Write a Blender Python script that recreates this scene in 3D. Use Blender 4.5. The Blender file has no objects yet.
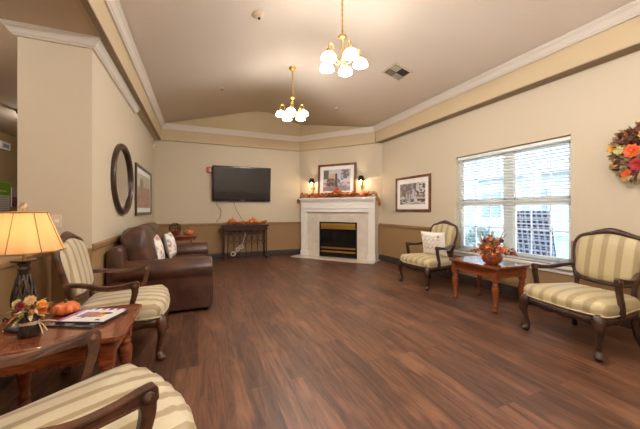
import bpy, bmesh, math, random
from mathutils import Vector, Matrix, noise
from math import sin, cos, pi, radians, atan, atan2, hypot, sqrt
random.seed(7)
SC = bpy.context.scene
COL = SC.collection

# ------------------------------------------------------------------ camera, world, light, exposure
YAW = atan(122/292)
cam_d = bpy.data.cameras.new('camera'); cam = bpy.data.objects.new('camera', cam_d); COL.objects.link(cam)
cam.location = (0, 0, 1.2); cam.rotation_euler = (pi/2, 0, -YAW)
cam_d.sensor_fit = 'HORIZONTAL'; cam_d.sensor_width = 36; cam_d.lens = 36*292/640
cam_d.shift_y = -4.5/640; cam_d.clip_start = .02; cam_d.clip_end = 200
SC.camera = cam
SC.view_settings.view_transform = 'Standard'; SC.view_settings.look = 'None'
SC.view_settings.gamma = 1; SC.view_settings.use_curve_mapping = False
SC.view_settings.exposure = 0.82
WORLD_STRENGTH = 2.6
SUN_ENERGY = 0.0
BULB_W = 5.0          # each chandelier bulb
BULB_EXTRA_W = 12     # chandeliers added out of view to light the near half
CAN_W = 26            # recessed lights of the low ceiling, all but the first added
SCONCE_W = 3.4
LAMP_W = 2.5
WARM = (1.0, .965, .92)
w = bpy.data.worlds.new('World'); SC.world = w; w.use_nodes = True
wn = w.node_tree.nodes; wl = w.node_tree.links
bg = wn['Background']; bg.inputs['Strength'].default_value = WORLD_STRENGTH
tc = wn.new('ShaderNodeTexCoord'); sep = wn.new('ShaderNodeSeparateXYZ'); cr = wn.new('ShaderNodeValToRGB')
wl.new(tc.outputs['Generated'], sep.inputs[0]); wl.new(sep.outputs['Z'], cr.inputs[0]); wl.new(cr.outputs[0], bg.inputs['Color'])
cr.color_ramp.elements[0].position = 0.0; cr.color_ramp.elements[0].color = (.88, .93, 1, 1)
cr.color_ramp.elements[1].position = .6; cr.color_ramp.elements[1].color = (.74, .86, 1, 1)

# ------------------------------------------------------------------ helpers
def lin(c): return tuple(((v/255)/12.92 if v/255 <= .04045 else ((v/255+.055)/1.055)**2.4) for v in c)
def rgba(c): return (*lin(c), 1)
MC = {}
def mat(name, col, rough=.5, metal=0, emit=None, es=0, var=0, vscale=8, bump=0, bscale=40, spec=.5, stretch=(1,1,1), col2=None, coat=0):
    if name in MC: return MC[name]
    m = bpy.data.materials.new(name); m.use_nodes = True; MC[name] = m
    n = m.node_tree.nodes; l = m.node_tree.links; b = n['Principled BSDF']
    b.inputs['Roughness'].default_value = rough; b.inputs['Metallic'].default_value = metal
    b.inputs['Specular IOR Level'].default_value = spec
    b.inputs['Base Color'].default_value = rgba(col); b.inputs['Coat Weight'].default_value = coat
    if emit: b.inputs['Emission Color'].default_value = rgba(emit); b.inputs['Emission Strength'].default_value = es
    t = n.new('ShaderNodeTexCoord'); mp = n.new('ShaderNodeMapping'); l.new(t.outputs['Object'], mp.inputs[0]); mp.inputs['Scale'].default_value = stretch
    if col2 is None: col2 = tuple(max(0, v*(1-var)) for v in col)
    if var or tuple(col2) != tuple(col):
        nz = n.new('ShaderNodeTexNoise'); nz.inputs['Scale'].default_value = vscale; nz.inputs['Detail'].default_value = 4
        l.new(mp.outputs[0], nz.inputs['Vector'])
        r = n.new('ShaderNodeValToRGB'); r.color_ramp.elements[0].position = .35; r.color_ramp.elements[1].position = .65
        r.color_ramp.elements[0].color = rgba(col2); r.color_ramp.elements[1].color = rgba(col)
        l.new(nz.outputs['Fac'], r.inputs[0]); l.new(r.outputs[0], b.inputs['Base Color'])
    if bump:
        nb = n.new('ShaderNodeTexNoise'); nb.inputs['Scale'].default_value = bscale; nb.inputs['Detail'].default_value = 3
        l.new(mp.outputs[0], nb.inputs['Vector'])
        bp = n.new('ShaderNodeBump'); bp.inputs['Strength'].default_value = bump; bp.inputs['Distance'].default_value = .01
        l.new(nb.outputs['Fac'], bp.inputs['Height']); l.new(bp.outputs[0], b.inputs['Normal'])
    return m

def cat(pts, n=6, closed=False):
    P = [Vector(p) for p in pts]; out = []; N = len(P)
    rng = range(N) if closed else range(N-1)
    for i in rng:
        if closed: a, b, c, d = P[(i-1) % N], P[i], P[(i+1) % N], P[(i+2) % N]
        else: a, b, c, d = P[max(i-1, 0)], P[i], P[i+1], P[min(i+2, N-1)]
        for k in range(n):
            t = k/n
            out.append(.5*((2*b)+(c-a)*t+(2*a-5*b+4*c-d)*t*t+(3*b-a-3*c+d)*t*t*t))
    if not closed: out.append(P[-1].copy())
    return out

class MB:
    def __init__(s): s.bm = bmesh.new()
    def _xf(s, vs, M):
        if M is not None:
            for v in vs: v.co = M @ v.co
    def box(s, x0, x1, y0, y1, z0, z1, bev=0, M=None, mi=0, seg=2):
        n0 = len(s.bm.verts)
        tmp = bmesh.new(); bmesh.ops.create_cube(tmp, size=1)
        for v in tmp.verts: v.co = Vector(((x0+x1)/2+v.co.x*(x1-x0), (y0+y1)/2+v.co.y*(y1-y0), (z0+z1)/2+v.co.z*(z1-z0)))
        if bev: bmesh.ops.bevel(tmp, geom=list(tmp.edges), offset=bev, segments=seg, profile=.7, affect='EDGES')
        s.add(tmp, M, mi, bev > 0.008); return s
    def add(s, tmp, M=None, mi=0, smooth=False):
        mp = {}
        for v in tmp.verts: mp[v] = s.bm.verts.new(M @ v.co if M is not None else v.co)
        for f in tmp.faces:
            try: nf = s.bm.faces.new([mp[v] for v in f.verts])
            except ValueError: continue
            nf.material_index = mi; nf.smooth = smooth or f.smooth
        tmp.free()
    def prism(s, pts, axis, a, b, bev=0, M=None, mi=0, seg=2, smooth=False):
        def mk(p, q):
            return Vector({'x': (q, p[0], p[1]), 'y': (p[0], q, p[1]), 'z': (p[0], p[1], q)}[axis])
        tmp = bmesh.new(); A = [tmp.verts.new(mk(p, a)) for p in pts]; B = [tmp.verts.new(mk(p, b)) for p in pts]
        N = len(pts); tmp.faces.new(A[::-1]); tmp.faces.new(B)
        for i in range(N): tmp.faces.new((A[i], A[(i+1) % N], B[(i+1) % N], B[i]))
        bmesh.ops.recalc_face_normals(tmp, faces=list(tmp.faces))
        if bev: bmesh.ops.bevel(tmp, geom=[e for e in tmp.edges if e.calc_face_angle(0) > .5], offset=bev, segments=seg, profile=.6, affect='EDGES')
        s.add(tmp, M, mi, smooth); return s
    def lathe(s, prof, n=20, M=None, mi=0, smooth=True, rf=None, cap=True):
        rings = []
        for r, z in prof:
            ring = []
            for i in range(n):
                a = 2*pi*i/n; rr = r*(rf(a) if rf else 1)
                p = Vector((rr*cos(a), rr*sin(a), z)); ring.append(s.bm.verts.new(M @ p if M is not None else p))
            rings.append(ring)
        for j in range(len(rings)-1):
            for i in range(n):
                f = s.bm.faces.new((rings[j][i], rings[j][(i+1) % n], rings[j+1][(i+1) % n], rings[j+1][i])); f.smooth = smooth; f.material_index = mi
        if cap:
            f = s.bm.faces.new(rings[0][::-1]); f.material_index = mi
            f = s.bm.faces.new(rings[-1]); f.material_index = mi
        return s
    def tube(s, path, r, n=8, up=(0,0,1), closed=False, M=None, mi=0, cap=True):
        # r : number | (a,b) | list of those ; a across, b along 'up'
        P = [Vector(p) for p in path]; N = len(P); rings = []
        for i in range(N):
            if closed: T = P[(i+1) % N]-P[(i-1) % N]
            else: T = P[min(i+1, N-1)]-P[max(i-1, 0)]
            if T.length < 1e-9: T = Vector((0, 0, 1))
            T.normalize(); U = Vector(up)
            S = T.cross(U)
            if S.length < .05: S = T.cross(Vector((1, 0, 0))) if abs(T.x) < .9 else T.cross(Vector((0, 1, 0)))
            S.normalize(); U = S.cross(T).normalized()
            rr = r
            if isinstance(r, list): rr = r[min(int(i*len(r)/N), len(r)-1)] if len(r) != N else r[i]
            a, b = rr if isinstance(rr, tuple) else (rr, rr)
            ring = []
            for k in range(n):
                t = 2*pi*(k+.5)/n; p = P[i]+S*a*cos(t)+U*b*sin(t)
                ring.append(s.bm.verts.new(M @ p if M is not None else p))
            rings.append(ring)
        for j in range(N if closed else N-1):
            A, B = rings[j], rings[(j+1) % N]
            for k in range(n):
                f = s.bm.faces.new((A[k], A[(k+1) % n], B[(k+1) % n], B[k])); f.smooth = n > 4; f.material_index = mi
        if not closed and cap:
            for q in (rings[0][::-1], rings[-1]):
                f = s.bm.faces.new(q); f.material_index = mi
        return s
    def cushion(s, outline, prof, M=None, mi=0, warp=None):
        # outline: closed 2D list; prof: list of (inset scale, height) from bottom to top
        N = len(outline); c = Vector((sum(p[0] for p in outline)/N, sum(p[1] for p in outline)/N)); rings = []
        for sc, z in prof:
            ring = []
            for p in outline:
                q = Vector((c.x+(p[0]-c.x)*sc, c.y+(p[1]-c.y)*sc, z))
                if warp: q = warp(q, sc)
                ring.append(s.bm.verts.new(M @ q if M is not None else q))
            rings.append(ring)
        for j in range(len(rings)-1):
            for i in range(N):
                f = s.bm.faces.new((rings[j][i], rings[j][(i+1) % N], rings[j+1][(i+1) % N], rings[j+1][i])); f.smooth = True; f.material_index = mi
        for k, ring in ((0, rings[0][::-1]), (1, rings[-1])):
            q = sum((v.co for v in ring), Vector())/N; cv = s.bm.verts.new(q)
            for i in range(N):
                f = s.bm.faces.new((ring[i], ring[(i+1) % N], cv)); f.smooth = True; f.material_index = mi
        return s
    def ball(s, c, r, mi=0, u=12, v=8, M=None):
        rx, ry, rz = r if isinstance(r, tuple) else (r, r, r)
        tmp = bmesh.new(); bmesh.ops.create_uvsphere(tmp, u_segments=u, v_segments=v, radius=1)
        for q in tmp.verts: q.co = Vector((c[0]+q.co.x*rx, c[1]+q.co.y*ry, c[2]+q.co.z*rz))
        s.add(tmp, M, mi, True); return s
    def leaf(s, p, d, nrm, L, W, mi=0, bend=.25):
        d = Vector(d).normalized(); nrm = Vector(nrm); side = d.cross(nrm)
        if side.length < .01: side = d.orthogonal()
        side.normalize(); nn = side.cross(d).normalized(); p = Vector(p)
        a = s.bm.verts.new(p); b = s.bm.verts.new(p+d*L*.35+side*W*.5+nn*L*.06); c = s.bm.verts.new(p+d*L*.35-side*W*.5+nn*L*.06)
        m = s.bm.verts.new(p+d*L*.45); e = s.bm.verts.new(p+d*L*.72+side*W*.36-nn*L*bend*.3); g = s.bm.verts.new(p+d*L*.72-side*W*.36-nn*L*bend*.3)
        t = s.bm.verts.new(p+d*L-nn*L*bend)
        for q in ((a, b, m), (a, m, c), (b, e, t, m), (m, t, g, c)):
            f = s.bm.faces.new(q); f.material_index = mi; f.smooth = True
    def build(s, name, m, parent=None, loc=None, rec=True):
        if rec: bmesh.ops.recalc_face_normals(s.bm, faces=list(s.bm.faces))
        me = bpy.data.meshes.new(name); s.bm.to_mesh(me); s.bm.free()
        for k in (m if isinstance(m, (list, tuple)) else [m]): me.materials.append(k)
        o = bpy.data.objects.new(name, me); COL.objects.link(o)
        if parent: o.parent = parent
        if loc: o.location = loc
        return o

def tag(o, label=None, cat_=None, group=None, kind=None):
    if label: o['label'] = label
    if cat_: o['category'] = cat_
    if group: o['group'] = group
    if kind: o['kind'] = kind
    return o
def thing(name, label, cat_, loc=(0,0,0), rz=0, group=None):
    o = bpy.data.objects.new(name, None); COL.objects.link(o); o.empty_display_size = .1
    o.location = loc; o.rotation_euler = (0, 0, rz)
    return tag(o, label, cat_, group)
def struct(name, mb, m, parent=None):
    o = mb.build(name, m, parent)
    if parent is None: o['kind'] = 'structure'
    return o
def copy_tree(o, parent=None):
    kids = [k for k in bpy.data.objects if k.parent == o]
    c = o.copy(); COL.objects.link(c)
    if parent: c.parent = parent
    for k in kids: copy_tree(k, c)
    return c
def Rz(a): return Matrix.Rotation(a, 4, 'Z')
def Tr(x, y, z): return Matrix.Translation((x, y, z))
def picture(name, w_, h_, nu, nv, fn, parent, M, rough=.35, mname=None):
    """flat print in its local XZ plane coloured per vertex by fn(u,v)"""
    me = bpy.data.meshes.new(name); vs = []; fs = []; cs = []
    for j in range(nv):
        for i in range(nu):
            k = len(vs)
            for a, b in ((0,0),(1,0),(1,1),(0,1)): vs.append(M @ Vector(((i+a)/nu*w_-w_/2, 0, (j+b)/nv*h_-h_/2)))
            fs.append((k, k+1, k+2, k+3)); c = rgba(fn((i+.5)/nu, (j+.5)/nv)); cs += [c]*4
    me.from_pydata(vs, [], fs); ca = me.color_attributes.new('Print', 'FLOAT_COLOR', 'POINT')
    for i, c in enumerate(cs): ca.data[i].color = c
    key = 'print_%s' % rough
    if key not in MC:
        m = bpy.data.materials.new('printed_paper'); m.use_nodes = True; MC[key] = m
        at = m.node_tree.nodes.new('ShaderNodeVertexColor'); at.layer_name = 'Print'
        b = m.node_tree.nodes['Principled BSDF']; b.inputs['Roughness'].default_value = rough
        m.node_tree.links.new(at.outputs[0], b.inputs['Base Color'])
    me.materials.append(MC[key]); o = bpy.data.objects.new(name, me); COL.objects.link(o)
    if parent: o.parent = parent
    return o
def nz(u, v, s=0): return noise.noise(Vector((u, v, s)))

# ------------------------------------------------------------------ materials
RAIL = .84
def wall_mat(name='painted_wall', up=(204,190,166), low=(156,124,86)):
    m = bpy.data.materials.new(name); m.use_nodes = True; n = m.node_tree.nodes; l = m.node_tree.links; b = n['Principled BSDF']
    g = n.new('ShaderNodeNewGeometry'); sp = n.new('ShaderNodeSeparateXYZ'); l.new(g.outputs['Position'], sp.inputs[0])
    gt = n.new('ShaderNodeMath'); gt.operation = 'GREATER_THAN'; gt.inputs[1].default_value = RAIL; l.new(sp.outputs['Z'], gt.inputs[0])
    mx = n.new('ShaderNodeMix'); mx.data_type = 'RGBA'; mx.inputs[6].default_value = rgba(low); mx.inputs[7].default_value = rgba(up)
    l.new(gt.outputs[0], mx.inputs[0]); l.new(mx.outputs[2], b.inputs['Base Color'])
    nb = n.new('ShaderNodeTexNoise'); nb.inputs['Scale'].default_value = 90; l.new(g.outputs['Position'], nb.inputs['Vector'])
    bp = n.new('ShaderNodeBump'); bp.inputs['Strength'].default_value = .08; bp.inputs['Distance'].default_value = .01
    l.new(nb.outputs['Fac'], bp.inputs['Height']); l.new(bp.outputs[0], b.inputs['Normal'])
    b.inputs['Roughness'].default_value = .65; b.inputs['Specular IOR Level'].default_value = .3
    return m
M_WALL = wall_mat()
M_HALL = wall_mat('hall_wall_paint', (172,146,106), (150,122,86))
M_BEAM = mat('beam_paint', (196,176,142), .65, spec=.3, bump=.08, bscale=90)
M_CEIL = mat('ceiling_paint', (234,222,208), .8, spec=.2, bump=.25, bscale=60)
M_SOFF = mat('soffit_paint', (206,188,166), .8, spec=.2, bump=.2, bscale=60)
M_UNDER = mat('beam_underside_shade', (166,148,128), .8, spec=.2)  # darker than the beam face: underside shade put into the colour
M_CROWN = mat('crown_paint', (216,206,194), .45)
M_WHITE = mat('white_trim', (236,230,222), .4)
M_RAIL = mat('rail_paint', (152,116,76), .45, var=.1)
M_BASE = mat('dark_baseboard', (62,50,44), .5)

def floor_mat():
    m = bpy.data.materials.new('plank_floor'); m.use_nodes = True; n = m.node_tree.nodes; l = m.node_tree.links; b = n['Principled BSDF']
    g = n.new('ShaderNodeNewGeometry'); sp = n.new('ShaderNodeSeparateXYZ'); l.new(g.outputs['Position'], sp.inputs[0])
    cb = n.new('ShaderNodeCombineXYZ'); l.new(sp.outputs['Y'], cb.inputs[0]); l.new(sp.outputs['X'], cb.inputs[1])
    br = n.new('ShaderNodeTexBrick'); br.offset = .37; br.inputs['Scale'].default_value = 1
    br.inputs['Brick Width'].default_value = 1.22; br.inputs['Row Height'].default_value = .152; br.inputs['Mortar Size'].default_value = .0012
    br.inputs['Mortar Smooth'].default_value = .3; br.inputs['Bias'].default_value = -.1
    br.inputs['Color1'].default_value = rgba((122,86,66)); br.inputs['Color2'].default_value = rgba((88,60,47)); br.inputs['Mortar'].default_value = rgba((72,50,40))
    l.new(cb.outputs[0], br.inputs['Vector'])
    mp = n.new('ShaderNodeMapping'); mp.inputs['Scale'].default_value = (16, 1.3, 1); l.new(g.outputs['Position'], mp.inputs[0])
    # shift the grain from plank to plank
    ad = n.new('ShaderNodeVectorMath'); ad.operation = 'ADD'; l.new(mp.outputs[0], ad.inputs[0])
    sc = n.new('ShaderNodeVectorMath'); sc.operation = 'SCALE'; sc.inputs['Scale'].default_value = 40; l.new(br.outputs['Color'], sc.inputs[0]); l.new(sc.outputs[0], ad.inputs[1])
    n1 = n.new('ShaderNodeTexNoise'); n1.inputs['Scale'].default_value = 1.3; n1.inputs['Detail'].default_value = 6; n1.inputs['Roughness'].default_value = .65; n1.inputs['Distortion'].default_value = 1.2
    l.new(ad.outputs[0], n1.inputs['Vector'])
    r1 = n.new('ShaderNodeValToRGB'); r1.color_ramp.elements[0].position = .32; r1.color_ramp.elements[1].position = .72
    r1.color_ramp.elements[0].color = rgba((112,100,94)); r1.color_ramp.elements[1].color = (1.25, 1.14, 1.04, 1)
    l.new(n1.outputs['Fac'], r1.inputs[0])
    mx = n.new('ShaderNodeMix'); mx.data_type = 'RGBA'; mx.blend_type = 'MULTIPLY'; mx.inputs[0].default_value = .85
    l.new(br.outputs['Color'], mx.inputs[6]); l.new(r1.outputs[0], mx.inputs[7])
    n2 = n.new('ShaderNodeTexNoise'); n2.inputs['Scale'].default_value = 1.1; n2.inputs['Detail'].default_value = 4; mp2 = n.new('ShaderNodeMapping'); mp2.inputs['Scale'].default_value = (5, 1.6, 1); l.new(g.outputs['Position'], mp2.inputs[0]); l.new(mp2.outputs[0], n2.inputs['Vector'])
    r2 = n.new('ShaderNodeValToRGB'); r2.color_ramp.elements[0].position = .56; r2.color_ramp.elements[1].position = .70
    r2.color_ramp.elements[0].color = (0, 0, 0, 1); r2.color_ramp.elements[1].color = (.45, .45, .45, 1); l.new(n2.outputs['Fac'], r2.inputs[0])
    m2 = n.new('ShaderNodeMix'); m2.data_type = 'RGBA'; l.new(r2.outputs[0], m2.inputs[0]); l.new(mx.outputs[2], m2.inputs[6]); m2.inputs[7].default_value = rgba((146,102,74))
    l.new(m2.outputs[2], b.inputs['Base Color'])
    b.inputs['Roughness'].default_value = .42; b.inputs['Specular IOR Level'].default_value = .4
    bp = n.new('ShaderNodeBump'); bp.inputs['Strength'].default_value = .15; bp.inputs['Distance'].default_value = .003
    l.new(n1.outputs['Fac'], bp.inputs['Height']); l.new(bp.outputs[0], b.inputs['Normal'])
    return m
M_FLOOR = floor_mat()

def stripe_mat(name, c1, c2, period=.105, duty=.36, axis='Y', rough=.42):
    m = bpy.data.materials.new(name); m.use_nodes = True; n = m.node_tree.nodes; l = m.node_tree.links; b = n['Principled BSDF']
    t = n.new('ShaderNodeTexCoord'); sp = n.new('ShaderNodeSeparateXYZ'); l.new(t.outputs['Object'], sp.inputs[0])
    a = n.new('ShaderNodeMath'); a.operation = 'MULTIPLY_ADD'; a.inputs[1].default_value = 1/period; a.inputs[2].default_value = 20.5-duty/2; l.new(sp.outputs[axis], a.inputs[0])
    f = n.new('ShaderNodeMath'); f.operation = 'FRACT'; l.new(a.outputs[0], f.inputs[0])
    r = n.new('ShaderNodeValToRGB'); e = r.color_ramp.elements
    e[0].position = 0; e[0].color = rgba(c1); e[1].position = 1; e[1].color = rgba(c1)
    for p, c in ((.04, c1), (.07, c2), (duty-.03, c2), (duty, c1)):
        q = e.new(p); q.color = rgba(c)
    l.new(f.outputs[0], r.inputs[0])
    nn = n.new('ShaderNodeTexNoise'); nn.inputs['Scale'].default_value = 60; nn.inputs['Detail'].default_value = 2; l.new(t.outputs['Object'], nn.inputs['Vector'])
    mx = n.new('ShaderNodeMix'); mx.data_type = 'RGBA'; mx.blend_type = 'MULTIPLY'; mx.inputs[0].default_value = .18
    l.new(r.outputs[0], mx.inputs[6]); l.new(nn.outputs['Color'], mx.inputs[7]); l.new(mx.outputs[2], b.inputs['Base Color'])
    b.inputs['Roughness'].default_value = rough; b.inputs['Sheen Weight'].default_value = .2
    bp = n.new('ShaderNodeBump'); bp.inputs['Strength'].default_value = .1; bp.inputs['Distance'].default_value = .004
    l.new(nn.outputs['Fac'], bp.inputs['Height']); l.new(bp.outputs[0], b.inputs['Normal'])
    return m
M_STRIPE = stripe_mat('striped_damask', (208,194,162), (168,145,108), duty=.40)
M_STRIPE2 = stripe_mat('gold_striped_damask', (196,179,136), (168,147,107), period=.118, duty=.45)
M_DWOOD = mat('dark_carved_wood', (100,60,38), .38, var=.45, vscale=14, bump=.2, bscale=60, coat=.1)
M_TWOOD = mat('table_wood', (150,78,40), .28, col2=(110,52,26), vscale=6, stretch=(2,14,14), bump=.05, coat=.35)
M_TTOP = mat('table_top_wood', (138,76,44), .22, col2=(104,54,32), vscale=5, stretch=(14,2,14), bump=.03, coat=.6)
M_LEATHER = mat('brown_leather', (92,58,44), .34, var=.28, vscale=5, bump=.4, bscale=16)
M_GOLD = mat('polished_brass', (232,190,104), .32, 1)
M_IRON = mat('dark_iron', (58,36,32), .45, .4, var=.2)
M_BLACK = mat('black_metal', (20,19,20), .35, .3)
M_MARBLE = mat('cream_marble', (222,210,194), .3, var=.05, vscale=7, bump=.02)
M_ORANGE = mat('pumpkin_skin', (242,130,54), .4, var=.2, vscale=9)
M_STEM = mat('pumpkin_stem', (120,98,56), .7, var=.3)
LEAFC = [(255,160,80), (236,118,60), (250,200,120), (176,92,50), (190,150,84), (240,130,56)]
M_LEAVES = [mat('autumn_leaf_%d' % i, c, .6, var=.25, vscale=30) for i, c in enumerate(LEAFC)]
M_SHADEGLASS = mat('lit_frosted_glass', (255,250,240), .3, emit=(255,249,242), es=15)
M_FRAMEW = mat('picture_frame_wood', (128,78,46), .35, var=.25, vscale=12, coat=.3)
M_DARKFRAME = mat('dark_frame_wood', (70,46,36), .35, var=.2, vscale=12, coat=.2)
M_MATB = mat('picture_mat', (242,238,232), .7)

# ------------------------------------------------------------------ the room
XL, XR, YB, YF = -.92, 4.04, 7.6, -3.0
ZS = 2.8
C1 = (2.57, 7.6); C2 = (4.04, 5.83)
DL = hypot(C2[0]-C1[0], C2[1]-C1[1]); E_ = Vector(((C2[0]-C1[0])/DL, (C2[1]-C1[1])/DL, 0)); N_ = Vector((E_.y, -E_.x, 0))
XH = -3.7; YHB = 9.6
# floor
struct('floor', MB().box(XH-.1, XR+.16, YF-.1, YHB+.1, -.1, 0), M_FLOOR)
# walls
struct('wall_back', MB().box(-1.45, 2.9, YB, YB+.12, 0, 4.0), M_WALL)
q = MB(); a = Vector((C1[0], C1[1], 0)); b = Vector((C2[0], C2[1], 0))
q.prism([(a.x, a.y), (b.x, b.y), (b.x-N_.x*.12, b.y-N_.y*.12), (a.x-N_.x*.12, a.y-N_.y*.12)], 'z', 0, 4.0)
struct('wall_corner', q, M_WALL)
WY0, WY1, WZ0, WZ1 = 2.03, 3.69, .525, 2.09
T_ = .15
q = MB()
q.box(XR, XR+T_, YF, WY0, 0, 3.4).box(XR, XR+T_, WY1, C2[1]+.05, 0, 3.4).box(XR, XR+T_, WY0, WY1, 0, WZ0).box(XR, XR+T_, WY0, WY1, WZ1, 3.4)
struct('wall_right', q, M_WALL)
struct('wall_left', MB().box(-1.45, XL, 3.36, YB, 0, ZS), M_WALL)
struct('wall_front', MB().box(XH, XR+.1, YF-.12, YF, 0, 4.0), M_WALL)
struct('wall_hall', MB().box(XH-.12, XH, YF, YHB, 0, ZS), M_HALL)
struct('wall_hall_back', MB().box(XH, -1.45, YHB, YHB+.12, 0, ZS), M_HALL)
struct('wall_hall_side', MB().box(-1.45, -1.33, YB, YHB, 0, ZS), M_HALL)
HW0, HW1 = -1.36, -1.22
struct('wall_half', MB().box(HW0, HW1, YF, 3.36, 0, .81), M_WALL)
struct('trim_half_wall_cap', MB().box(HW0-.03, HW1+.03, YF, 3.355, .81, .85, .008), M_RAIL)
# low flat ceiling over hall and left edge, up to the tray beam
XT0, XT1, YT = -.77, 3.875, 7.52
DT0 = Vector((2.535, YT)); DT1 = Vector((XT1, 5.89))
ZC = 3.16; SL = .266; XRG = (XT0+XT1)/2; ZR = ZC+SL*(XRG-XT0)
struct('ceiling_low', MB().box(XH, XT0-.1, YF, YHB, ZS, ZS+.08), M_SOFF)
q = MB()
q.box(XT0-.1, XT0, YF, YT, ZS, ZC+.03)                              # left beam
q.box(XT1, XR+.02, YF, 5.87, ZS, ZC+.03)                             # right beam
q.box(XT0-.1, 2.6, YT, YB, ZS, 4.0)                                  # back bulkhead and gable
nn = Vector((-N_.x, -N_.y))
A, B = DT0, DT1; A2 = A+nn*.09; B2 = B+nn*.09
q.prism([(A.x, A.y), (B.x, B.y), (B2.x, B2.y), (A2.x, A2.y)], 'z', ZS, 4.0)
struct('wall_tray_beam', q, M_BEAM)
struct('beam_shade_strip_left', MB().box(XT0-.055, XT0-.001, YF, YT-.001, ZS-.012, ZS-.001), M_UNDER)  # dark strips standing in for the shade under the beams
struct('beam_shade_strip_right', MB().box(XT1+.001, XR-.001, YF+.01, 5.83, ZS-.012, ZS-.001), M_UNDER)
# vaulted ceiling: two slopes meeting in a ridge
q = MB()
th = .06
RR = .35
def zc(x):
    d = abs(x-XRG)
    return ZR-SL*d if d > RR else ZR-SL*(d*d+RR*RR)/(2*RR)
xs = [XT0-.06]+[XRG-RR+2*RR*k/24 for k in range(25)]+[XT1+.06]
for a_, b_ in zip(xs, xs[1:]):
    vs = [q.bm.verts.new((x, y, zc(x)+t_)) for x, y, t_ in ((a_, YF, 0), (b_, YF, 0), (b_, YB-.01, 0), (a_, YB-.01, 0), (a_, YF, th), (b_, YF, th), (b_, YB-.01, th), (a_, YB-.01, th))]
    for f_ in ((0, 1, 2, 3), (7, 6, 5, 4), (0, 4, 5, 1), (2, 6, 7, 3)): q.bm.faces.new([vs[i_] for i_ in f_])
bmesh.ops.remove_doubles(q.bm, verts=list(q.bm.verts), dist=.0005)
for f_ in q.bm.faces: f_.smooth = abs(f_.normal.z) > .5
struct('ceiling', q, M_CEIL)
# crown moulding inside the tray
def crown(path2d, z0, z1, depth, closed=False):
    """moulding swept on a 2D path; path lies on the wall face, room on the left side"""
    prof = [(0, 0), (.25, 0), (.3, .1), (.45, .2), (.6, .45), (.72, .62), (.88, .74), (.92, .84), (1, .86), (1, 1), (0, 1)]
    q = MB(); P = [Vector(p) for p in path2d]; rings = []
    for i, p in enumerate(P):
        d0 = (P[i]-P[i-1]).normalized() if i > 0 else None
        d1 = (P[i+1]-P[i]).normalized() if i < len(P)-1 else None
        n0 = Vector((-d0.y, d0.x)) if d0 else None; n1 = Vector((-d1.y, d1.x)) if d1 else None
        if n0 and n1:
            m_ = (n0+n1).normalized(); m_ = m_/max(.3, m_.dot(n0))
        else: m_ = n0 or n1
        rings.append([q.bm.verts.new((p.x+m_.x*a*depth, p.y+m_.y*a*depth, z0+(z1-z0)*b)) for a, b in prof])
    k = len(prof)
    for j in range(len(rings)-1):
        for i in range(k): q.bm.faces.new((rings[j][i], rings[j][(i+1) % k], rings[j+1][(i+1) % k], rings[j+1][i]))
    q.bm.faces.new(rings[0][::-1]); q.bm.faces.new(rings[-1]); return q
struct('trim_tray_crown', crown([(XT1, YF+.01), (DT1.x, DT1.y), (DT0.x, DT0.y), (XT0, YT), (XT0, YF+.01)], 3.05, 3.17, .085), M_CROWN)
struct('trim_left_crown', crown([(XL, 5.35), (XL, 3.36), (-1.45, 3.36), (-1.45, 3.7)], ZS-.088, ZS-.001, .085), M_CROWN)
# chair rails and baseboards
def strip(path, z0, z1, d, bev=0):
    q = MB(); P = [Vector(p) for p in path]; rings = []
    for i, p in enumerate(P):
        d0 = (P[i]-P[i-1]).normalized() if i > 0 else None; d1 = (P[i+1]-P[i]).normalized() if i < len(P)-1 else None
        n0 = Vector((-d0.y, d0.x)) if d0 else None; n1 = Vector((-d1.y, d1.x)) if d1 else None
        m_ = ((n0+n1).normalized()/max(.3, (n0+n1).normalized().dot(n0))) if (n0 and n1) else (n0 or n1)
        pr = [(0, z0), (d*.8, z0), (d, z0+(z1-z0)*.25), (d, z0+(z1-z0)*.75), (d*.6, z1), (0, z1)]
        rings.append([q.bm.verts.new((p.x+m_.x*a, p.y+m_.y*a, b)) for a, b in pr])
    for j in range(len(rings)-1):
        for i in range(6): q.bm.faces.new((rings[j][i], rings[j][(i+1) % 6], rings[j+1][(i+1) % 6], rings[j+1][i]))
    q.bm.faces.new(rings[0][::-1]); q.bm.faces.new(rings[-1]); return q
W1 = C2; W0 = C1
def dg(t): p = Vector((C1[0], C1[1], 0))+E_*t; return (p.x, p.y)
struct('trim_rail_right', strip([(XR, WY1+.06), W1, dg(2.23)], .82, .88, .022), M_RAIL)
struct('trim_rail_right_near', strip([(XR, YF), (XR, WY0-.06)], .82, .88, .022), M_RAIL)
struct('trim_rail_back', strip([dg(.16), W0, (XL, YB), (XL, 3.36)], .82, .88, .022), M_RAIL)
struct('baseboard_right', strip([(XR, YF), W1, dg(2.22)], 0, .14, .016), M_BASE)
struct('baseboard_back', strip([dg(.17), W0, (XL, YB), (XL, 3.36), (-1.2, 3.36)], 0, .14, .016), M_BASE)
struct('baseboard_left', strip([(HW1, 3.36), (HW1, YF)], 0, .14, .016), M_BASE)

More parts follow.
